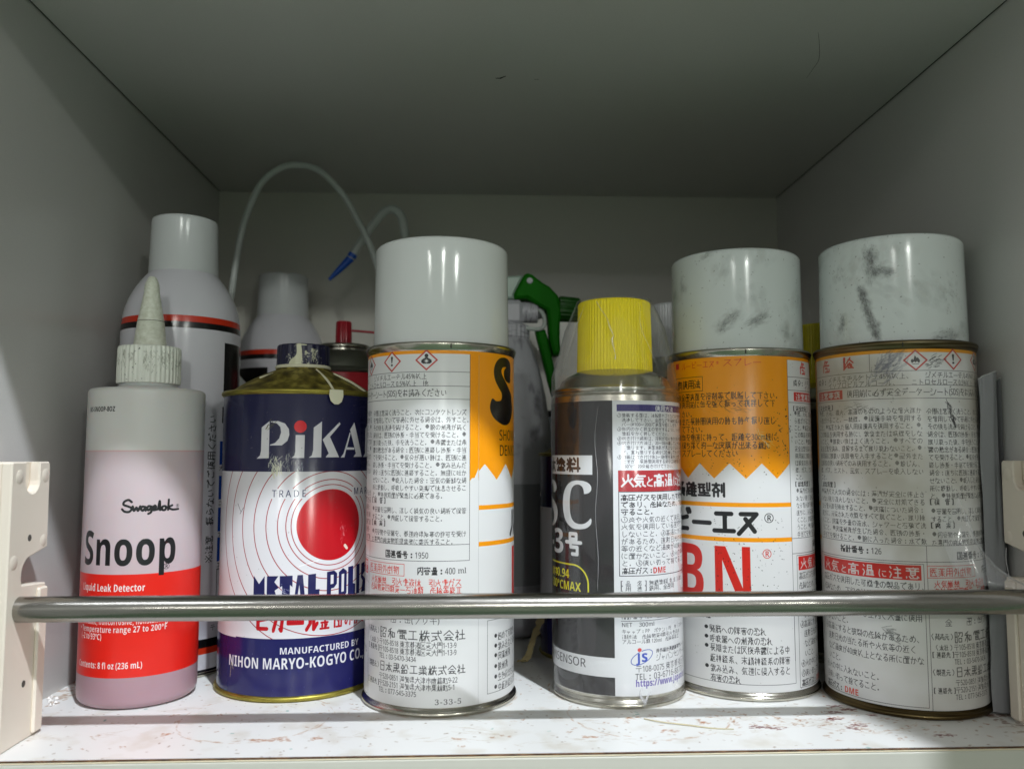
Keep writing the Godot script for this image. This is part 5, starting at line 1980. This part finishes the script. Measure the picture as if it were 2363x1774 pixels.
	part("film_knot", tube(Shape.new(), smooth_path([onto.call(19, 29.9, 9), onto.call(18, 30.2, 5.5), onto.call(21, 30.6, 3.2), onto.call(20, 30.3, 0.8)], 4), [0.15, 0.7, 0.9, 0.2], 8).mesh(), gather, wrap)
	part("film_knot", tube(Shape.new(), smooth_path([onto.call(27, 29.9, 7.5), onto.call(23, 30.3, 4.6), onto.call(21, 30.6, 3.0), onto.call(17, 30.0, 5.5)], 4), [0.15, 0.5, 0.6, 0.15], 8).mesh(), gather, wrap)
	part("film_crease", tube(Shape.new(), smooth_path([onto.call(-14, 29.8, 126), onto.call(-17, 29.9, 112), onto.call(-15, 29.9, 96), onto.call(-17, 29.85, 80), onto.call(-15, 29.9, 62), onto.call(-16, 29.8, 48)], 5), [0.06, 0.12, 0.16, 0.1, 0.15, 0.06], 6).mesh(), gather, wrap)
	part("film_crease", tube(Shape.new(), smooth_path([onto.call(-44, 19.2, 172), onto.call(-52, 22.5, 161), onto.call(-56, 25.6, 150), onto.call(-60, 28.0, 140)], 5), [0.05, 0.2, 0.12, 0.05], 6).mesh(), gather, wrap)
	part("film_crease", tube(Shape.new(), smooth_path([onto.call(38, 19.0, 172), onto.call(34, 21.0, 162), onto.call(40, 24.2, 152), onto.call(46, 27.0, 142)], 5), [0.05, 0.14, 0.12, 0.05], 6).mesh(), gather, wrap)


# ---------------------------------------------------------------- back row
func back_row() -> void:
	var wl := printed(white_label(), 0.22)
	white_aerosol("tall white domed aerosol can with red and black bands, behind the pink-liquid bottle", -153.4, 428, wl, 0.0)
	white_aerosol("white domed aerosol can at the back wall, behind the polish can", -134, 562, wl, -150.0)
	# aerosol with a red spout
	var t := thing("red_aerosol_can", "aerosol can with red spray spout and grey metal dome, behind the polish can", "aerosol can", -82.5, 500)
	part("body", turned([Vector2(25.6, 2), Vector2(26, 3), Vector2(26, 152), Vector2(25.6, 153)]), mat(rgb(168, 20, 36), 0.3), t)
	part("bottom_rim", turned([Vector2(24, 0.4), Vector2(26.4, 0.2), Vector2(26.6, 1.8), Vector2(25.8, 2.6)]), M.tin, t)
	var dome := part("dome", turned([Vector2(26, 152.6), Vector2(26.5, 154), Vector2(25.6, 155.4), Vector2(24, 156.4), Vector2(22.5, 160), Vector2(19.5, 164), Vector2(16.5, 166.6)]), mat(rgb(150, 148, 140), 0.34, 1.0), t)
	part("cup_ring", turned([Vector2(15.4, 166)] + corner(Vector2(14.6, 169.2), 1.6, -60, 120, 7) + [Vector2(12, 169.4), Vector2(8, 168.6), Vector2(4, 169), Vector2(3, 172)]), M.tin, t)
	var red := mat(rgb(150, 16, 34), 0.35)
	var spout := part("spout", turned([Vector2(4.6, 171.6), Vector2(5.0, 172), Vector2(4.7, 184.6), Vector2(4.2, 185.4), Vector2(0, 185.8)], {"segs": 60, "ribs": 14, "amp": 0.3}), red, t)
	part("straw", tube(Shape.new(), PackedVector3Array([Vector3(4.2, 180.0, 1.2), Vector3(26, 178.6, 1.8), Vector3(60, 175.6, 3.0)]), [0.75], 10).mesh(), red, spout)

	# two wash bottles whose tubes rise over the cans
	var milky := mat(rgb(206, 210, 206), 0.4)
	milky.subsurf_scatter_enabled = true
	milky.subsurf_scatter_strength = 0.3
	var hose := mat(Color(0.82, 0.84, 0.83, 0.86), 0.28)
	hose.transparency = BaseMaterial3D.TRANSPARENCY_ALPHA
	for k in 2:
		var b := thing("wash_bottle", ["milky wash bottle whose long clear tube arches up to the ceiling" , "milky wash bottle with a bent tube and a blue tip, behind the cleanest can"][k], "bottle", -160.0 if k == 0 else -50.0, 506.0 if k == 0 else 545.0, "milky wash bottles", false)
		var R: float = 24.5 if k == 0 else 27.0
		var top: float = 150.0 if k == 0 else 163.0
		part("body", turned([Vector2(0, 1), Vector2(R - 3, 0.5)] + corner(Vector2(R - 3, 3.5), 3.0, -90, 0, 5) + [Vector2(R, top - 14), Vector2(R - 2.5, top - 6), Vector2(R - 8, top), Vector2(13, top + 4), Vector2(12, top + 6), Vector2(12, top + 8)]), milky, b)
		part("cap", turned([Vector2(13.5, top + 7), Vector2(14, top + 8), Vector2(13.6, top + 19), Vector2(12, top + 20.5), Vector2(3.2, top + 21), Vector2(3.0, top + 27), Vector2(2.0, top + 27)], {"segs": 160, "ribs": 30, "amp": 0.4}), M.white_gloss, b)
		var o := Vector3(160, 0, 0) if k == 0 else Vector3(50, 0, 0)
		var pts: Array
		if k == 0:
			pts = [Vector3(0, 176, 0), Vector3(2.4, 190, -7), Vector3(3.9, 204.4, -12), Vector3(6.1, 228, -14), Vector3(10.4, 252, -14), Vector3(19.4, 275.5, -14), Vector3(30.8, 286.5, -14), Vector3(42.4, 289.6, -14), Vector3(57.2, 286, -14), Vector3(72.1, 270.7, -14), Vector3(84.2, 249.7, -14), Vector3(91.7, 233.3, -14), Vector3(97, 218, -14), Vector3(101, 206, -14)]
		else:
			pts = [Vector3(0, 189, 0), Vector3(1.6, 222, 0), Vector3(1.2, 240, 0), Vector3(-0.8, 253.8, 0), Vector3(-2.6, 263.4, 0), Vector3(-8.1, 268.6, 0), Vector3(-14.2, 267.0, 0), Vector3(-20.3, 259.9, 0), Vector3(-27.8, 248.8, 0), Vector3(-36.2, 235, 0)]
		var ho := part("tube", tube(Shape.new(), smooth_path(pts, 6), [2.1] if k == 0 else [3.1, 3.1, 3.1, 3.0, 2.9], 14).mesh(), hose, b)
		if k == 1:
			part("blue_tip", tube(Shape.new(), PackedVector3Array([Vector3(-34.4, 238.2, 0), Vector3(-35.6, 236.2, 0), Vector3(-36.2, 235.2, 0), Vector3(-43, 228, 0), Vector3(-50.2, 220.6, 0)]), [3.0, 3.1, 2.8, 2.2, 1.0], 16).mesh(), mat(rgb(20, 92, 206), 0.3), b)

	# trigger sprayer
	var g := thing("trigger_sprayer", "white spray bottle with green trigger head and knob, behind the yellow-capped can", "spray bottle", 18, 505, "", false)
	var white := mat(rgb(176, 176, 182), 0.42)
	white.albedo_texture = noise_tex(0.03, 5, [[0.0, Color(0.55, 0.54, 0.55)], [0.4, Color(0.95, 0.95, 0.95)], [1.0, Color(1, 1, 1)]], 256, 51)
	part("bottle", turned([Vector2(0, 1), Vector2(22, 0.5)] + corner(Vector2(22, 4.5), 4.0, -90, 0, 5) + [Vector2(26, 90), Vector2(25.4, 118), Vector2(22.5, 140), Vector2(18.5, 158), Vector2(14, 172), Vector2(12, 176)]), white, g)
	part("collar", turned([Vector2(11, 173.4), Vector2(12.4, 174), Vector2(12.6, 183.4), Vector2(11.4, 184.4), Vector2(8, 184.6), Vector2(8, 187)], {"segs": 120, "ribs": 24, "amp": 0.5}), white, g)
	part("pump_body", box(Shape.new(), Vector3(-3.6, 191.4, 0) * 0.001, Vector3(0.0250, 0.0160, 0.0170), 0.003).mesh(), white, g)
	part("pump_cylinder", turned([Vector2(0, 0), Vector2(6.4, 0), Vector2(6.4, 10), Vector2(4, 10.6), Vector2(3.4, 14), Vector2(0, 14)], {"segs": 40, "turn": Basis(Vector3.BACK, -PI / 2), "at": Vector3(0.0075, 0.1925, 0)}), white, g)
	part("head_cover", slab(Shape.new(), PackedVector2Array([Vector2(8.4, 214.4), Vector2(2.6, 202.8), Vector2(3, 200), Vector2(-18, 200.6), Vector2(-21, 204), Vector2(-20, 211), Vector2(-16, 213.4)]), -7, 7, 1.2).mesh(), mat(rgb(150, 170, 158), 0.4), g)
	var green := mat(rgb(18, 98, 6), 0.6)
	green.metallic_specular = 0.22
	var head := part("green_shroud", slab(Shape.new(), PackedVector2Array([Vector2(11.1, 215.8), Vector2(8.9, 214.6), Vector2(2.6, 202.8), Vector2(3, 199.7), Vector2(10.7, 200.3), Vector2(16.5, 196.6), Vector2(23.1, 192.7), Vector2(23.9, 184.9), Vector2(24.6, 175), Vector2(26.9, 165.5), Vector2(31.1, 165.9), Vector2(30.6, 176), Vector2(30.8, 185), Vector2(31.7, 192.8), Vector2(29.8, 201.8), Vector2(24.7, 207.3), Vector2(20.1, 210), Vector2(14, 214.8)]), -8, 8.6, 1.6).mesh(), green, g)
	part("pivot_pin", turned([Vector2(0, 9.6), Vector2(1.6, 9.5), Vector2(1.9, 9.1), Vector2(1.9, 8)], {"segs": 24, "turn": Basis(Vector3.RIGHT, PI / 2), "at": Vector3(0.0123, 0.2107, 0)}), white, head)
	part("nozzle_knob", turned([Vector2(6.6, 0), Vector2(8.0, 0.8), Vector2(7.6, 12.4), Vector2(6.8, 13.6), Vector2(0, 13.6)], {"segs": 144, "ribs": 18, "amp": 0.5, "turn": Basis(Vector3.BACK, -PI / 2 - 0.06), "at": Vector3(0.0302, 0.1950, 0)}), mat(rgb(20, 76, 8), 0.4), g)
	part("trigger", slab(Shape.new(), PackedVector2Array([Vector2(16, 181), Vector2(22, 181.5), Vector2(24.6, 172), Vector2(27.4, 158), Vector2(28.2, 144), Vector2(26.4, 140), Vector2(23.6, 150), Vector2(20, 165)]), -5.5, 5.5, 1.4).mesh(), green, g)
	part("trigger_link", tube(Shape.new(), smooth_path([Vector3(10, 182, 6), Vector3(18, 181.4, 6), Vector3(21.4, 184, 6), Vector3(20.8, 190, 6), Vector3(18, 193.4, 6)], 5), [1.3], 10).mesh(), mat(rgb(170, 178, 172), 0.4), g)
	part("label_edge", turned([Vector2(26.06, 30), Vector2(26.06, 88)], {"segs": 64}), mat(rgb(120, 122, 124), 0.5), g)

	polish_can("small navy and white polish can in the dark, behind the yellow-capped can", 61.5, 452, 0.79, polish_label(), -160.0, false)

	# little white can with a dark lid rim
	var w := thing("small_white_can", "small white canister with dark lid rim, in the dark gap at the back", "canister", 59, 556)
	var wimg := blank(700, 600, rgb(196, 200, 210))
	for k in 5:
		rect(wimg, 0, 90 + k * 130, 700, 93 + k * 130, rgb(60, 60, 66))
	for row in 2:
		for k in 5:
			jp(wimg, "薬品番号：第四類", 10 + k * 140, 112 + row * 50, 17, 26, 3, rgb(66, 66, 76))
	part("body", turned([Vector2(21.6, 0.4), Vector2(22, 1), Vector2(22, 129), Vector2(21.7, 129.6)]), printed(wimg, 0.4), w)
	part("lid", turned([Vector2(21.4, 129.4), Vector2(22.3, 129.8), Vector2(22.3, 133), Vector2(21.6, 133.6), Vector2(18, 133.2), Vector2(0, 133)]), mat(rgb(44, 44, 46), 0.4), w)

	# white-capped silver can and second yellow-capped can, mostly hidden by the front row
	var s := thing("silver_spray_can", "silver can with ribbed white cap, mostly hidden behind the smudged-cap can", "spray can", 122, 500)
	part("body", turned([Vector2(28.6, 1), Vector2(29, 2), Vector2(29, 148), Vector2(28.5, 149)]), mat(rgb(128, 130, 132), 0.35, 0.6), s)
	part("bottom_rim", turned([Vector2(27, 0.2), Vector2(29.6, 0.2), Vector2(29.6, 1.8), Vector2(28.8, 2.4)]), M.tin, s)
	part("dome", turned([Vector2(28.6, 148.8), Vector2(29.2, 150), Vector2(28.4, 151.2), Vector2(26, 155), Vector2(22, 159.6), Vector2(17, 163), Vector2(16, 165)]), M.tin, s)
	part("cap", turned([Vector2(17.2, 163.6), Vector2(17.4, 164.4), Vector2(16.8, 193.4)] + corner(Vector2(15.3, 195), 1.5, 5, 90, 5) + [Vector2(0, 196.8)], {"segs": 320, "ribs": 56, "amp": 0.42}), M.white_gloss, s)
	paint_can("dark spray can with yellow cap, in the gap between the two used cans", 190.5, 446, mat(rgb(40, 42, 34), 0.25), mat(rgb(214, 200, 16), 0.4))


# ---------------------------------------------------------------- small things
func sheet(rows: Array, thick: float, under: Node3D, called: String, m: Material) -> MeshInstance3D:
	# rows of points (mm) joined to a thin two-sided skin
	var s := SurfaceTool.new()
	s.begin(Mesh.PRIMITIVE_TRIANGLES)
	s.set_smooth_group(0)
	for side in [0.0, thick]:
		for i in rows.size() - 1:
			for k in rows[i].size() - 1:
				var off := Vector3(side, 0, side) * 0.001
				var a: Vector3 = rows[i][k] * 0.001 + off
				var b: Vector3 = rows[i][k + 1] * 0.001 + off
				var c: Vector3 = rows[i + 1][k + 1] * 0.001 + off
				var d: Vector3 = rows[i + 1][k] * 0.001 + off
				for v in ([a, b, c, a, c, d] if side == 0.0 else [a, c, b, a, d, c]):
					s.add_vertex(v)
		if thick == 0.0:
			break
	s.generate_normals()
	return part(called, s.commit(), m, under)


func small_things() -> void:
	# folded plastic bag standing between the grimiest can and the right wall
	var t := thing("plastic_bag", "grey translucent plastic bag folded upright against the right wall", "bag", 0, 0, "", false)
	t.position = Vector3(0.213, 0, -0.36)
	var clear := mat(Color(0.56, 0.56, 0.57, 0.9), 0.34)
	clear.transparency = BaseMaterial3D.TRANSPARENCY_ALPHA
	var path := smooth_path([Vector3(-3.5, 0, 21.5), Vector3(0, 0, 23.5), Vector3(2.6, 0, 24), Vector3(3.6, 0, 21), Vector3(3.2, 0, 12), Vector3(2.6, 0, 4), Vector3(3.8, 0, 1), Vector3(5.0, 0, 8), Vector3(5.6, 0, 17), Vector3(6.0, 0, 22)], 6)
	var n := FastNoiseLite.new()
	n.seed = 5
	n.frequency = 0.02
	var rows := []
	for r in 18:
		var row := []
		var f := r / 17.0
		for k in path.size():
			var wob := n.get_noise_2d(k * 6.0, f * 130.0)
			row.append(path[k] + Vector3(wob * 0.5, 1 + f * (136.0 + 3.0 * sin(k * 0.12)), wob * 1.2))
		rows.append(row)
	sheet(rows, 0.0, t, "folded_skin", clear)
	var rim_pts := PackedVector3Array()
	for k in path.size():
		rim_pts.append(rows[17][k])
	part("cut_edge", tube(Shape.new(), rim_pts, [0.22], 6).mesh(), mat(rgb(190, 190, 190), 0.4), t)

	# loose clear film hanging over the rail at the right
	var f2 := thing("loose_film", "crumpled clear film draped from the grimiest can over the rail", "plastic film", 0, 0, "", false)
	f2.position = Vector3(0.19, 0.06, -0.325)
	var film := mat(Color(0.92, 0.92, 0.94, 0.16), 0.12)
	film.transparency = BaseMaterial3D.TRANSPARENCY_ALPHA
	var A := [Vector3(3, 29, -3.5), Vector3(6, 20, -3.0), Vector3(8.5, 10, -1), Vector3(13, 2, 2), Vector3(18, -3, 6), Vector3(23, -5.6, 9)]
	var B := [Vector3(-6, 16, -4), Vector3(-3, 6, -3), Vector3(0, -1, 0), Vector3(5, -5, 4), Vector3(12, -6.0, 8), Vector3(22, -6.4, 11)]
	rows = []
	var pa := smooth_path(A, 4)
	var pb := smooth_path(B, 4)
	for r in 7:
		var row := []
		for k in pa.size():
			var q := pa[k].lerp(pb[k], r / 6.0)
			row.append(q + Vector3(0, n.get_noise_2d(k * 9.0, r * 30.0) * 1.4, n.get_noise_2d(k * 9.0 + 300, r * 30.0) * 2.4 + sin(r / 6.0 * PI) * 2.0))
		rows.append(row)
	sheet(rows, 0.0, f2, "film_skin", film)
	var edge := mat(Color(0.7, 0.7, 0.71, 0.22), 0.26)
	edge.transparency = BaseMaterial3D.TRANSPARENCY_ALPHA
	part("film_fold", tube(Shape.new(), pa, [0.1, 0.2, 0.45, 0.6, 0.5, 0.15], 8).mesh(), edge, f2)

	# a curled strip of old masking tape under the rail
	var s := thing("tape_strip", "frayed yellowish strip of tape lying in the dark behind the rail", "tape", 0, 0, "", false)
	s.position = Vector3(0.028, 0, -0.432)
	rows = []
	var spine := smooth_path([Vector3(-9, 0.6, 2), Vector3(-5, 2.4, 1), Vector3(-2, 10, -4), Vector3(3, 20, -10), Vector3(9, 31, -16), Vector3(12, 34, -17)], 6)
	for r in 3:
		var row := []
		for k in spine.size():
			row.append(spine[k] + Vector3(r * 1.6 + n.get_noise_2d(k * 40.0, r * 70.0) * 1.6, n.get_noise_2d(k * 40.0 + 99, r * 70.0) * 1.4, r * 0.8))
		rows.append(row)
	sheet(rows, 0.2, s, "strip", mat(rgb(168, 152, 110), 0.7))

	# a dry fibre on the shelf in front of the rail
	var h := thing("dry_fibre", "thin pale fibre lying on the shelf in front of the yellow-capped can", "fibre", 0, 0, "", false)
	h.position = Vector3(0.08, 0, -0.33)
	part("strand", tube(Shape.new(), smooth_path([Vector3(-14, 0.3, -8), Vector3(-8, 0.5, -3), Vector3(2, 0.4, 1), Vector3(10, 0.3, 4.5), Vector3(18, 0.3, 6)], 6), [0.22, 0.3, 0.2], 6).mesh(), mat(rgb(190, 180, 150), 0.7), h)
	# a thread hanging from the right holder
	var th := thing("thread", "thin white thread hanging beside the right rail holder", "thread", 0, 0, "", false)
	th.position = Vector3(0.2118, 0.066, -0.3285)
	part("strand", tube(Shape.new(), smooth_path([Vector3(0, 2, 0), Vector3(-0.6, -3, 0.5), Vector3(0.2, -8, 0.4), Vector3(0.5, -12, 0.2)], 5), [0.1], 6).mesh(), mat(rgb(220, 220, 220), 0.6), th)

	# white crumbs in the front left corner
	var rng := RandomNumberGenerator.new()
	rng.seed = 8
	var cm := mat(rgb(232, 230, 226), 0.8)
	var cr := thing("white_crumbs", "tiny white crumbs in the corner between left wall and shelf", "crumbs", 0, 0, "", false)
	cr.position = Vector3(-0.184, 0, -0.372)
	cr.set_meta("kind", "stuff")
	var cs := Shape.new()
	for k in 12:
		var q := Vector3(rng.randf_range(-2.5, 5), 0, rng.randf_range(-5, 7))
		lathe(cs, [Vector2(0.02, 0), Vector2(rng.randf_range(0.4, 1.0), 0.4), Vector2(rng.randf_range(0.2, 0.6), rng.randf_range(0.7, 1.4)), Vector2(0, 1.5)], {"segs": 6, "at": q * 0.001, "turn": Basis(Vector3.UP, rng.randf() * 6.0)})
	part("crumb_pile", cs.mesh(), cm, cr)
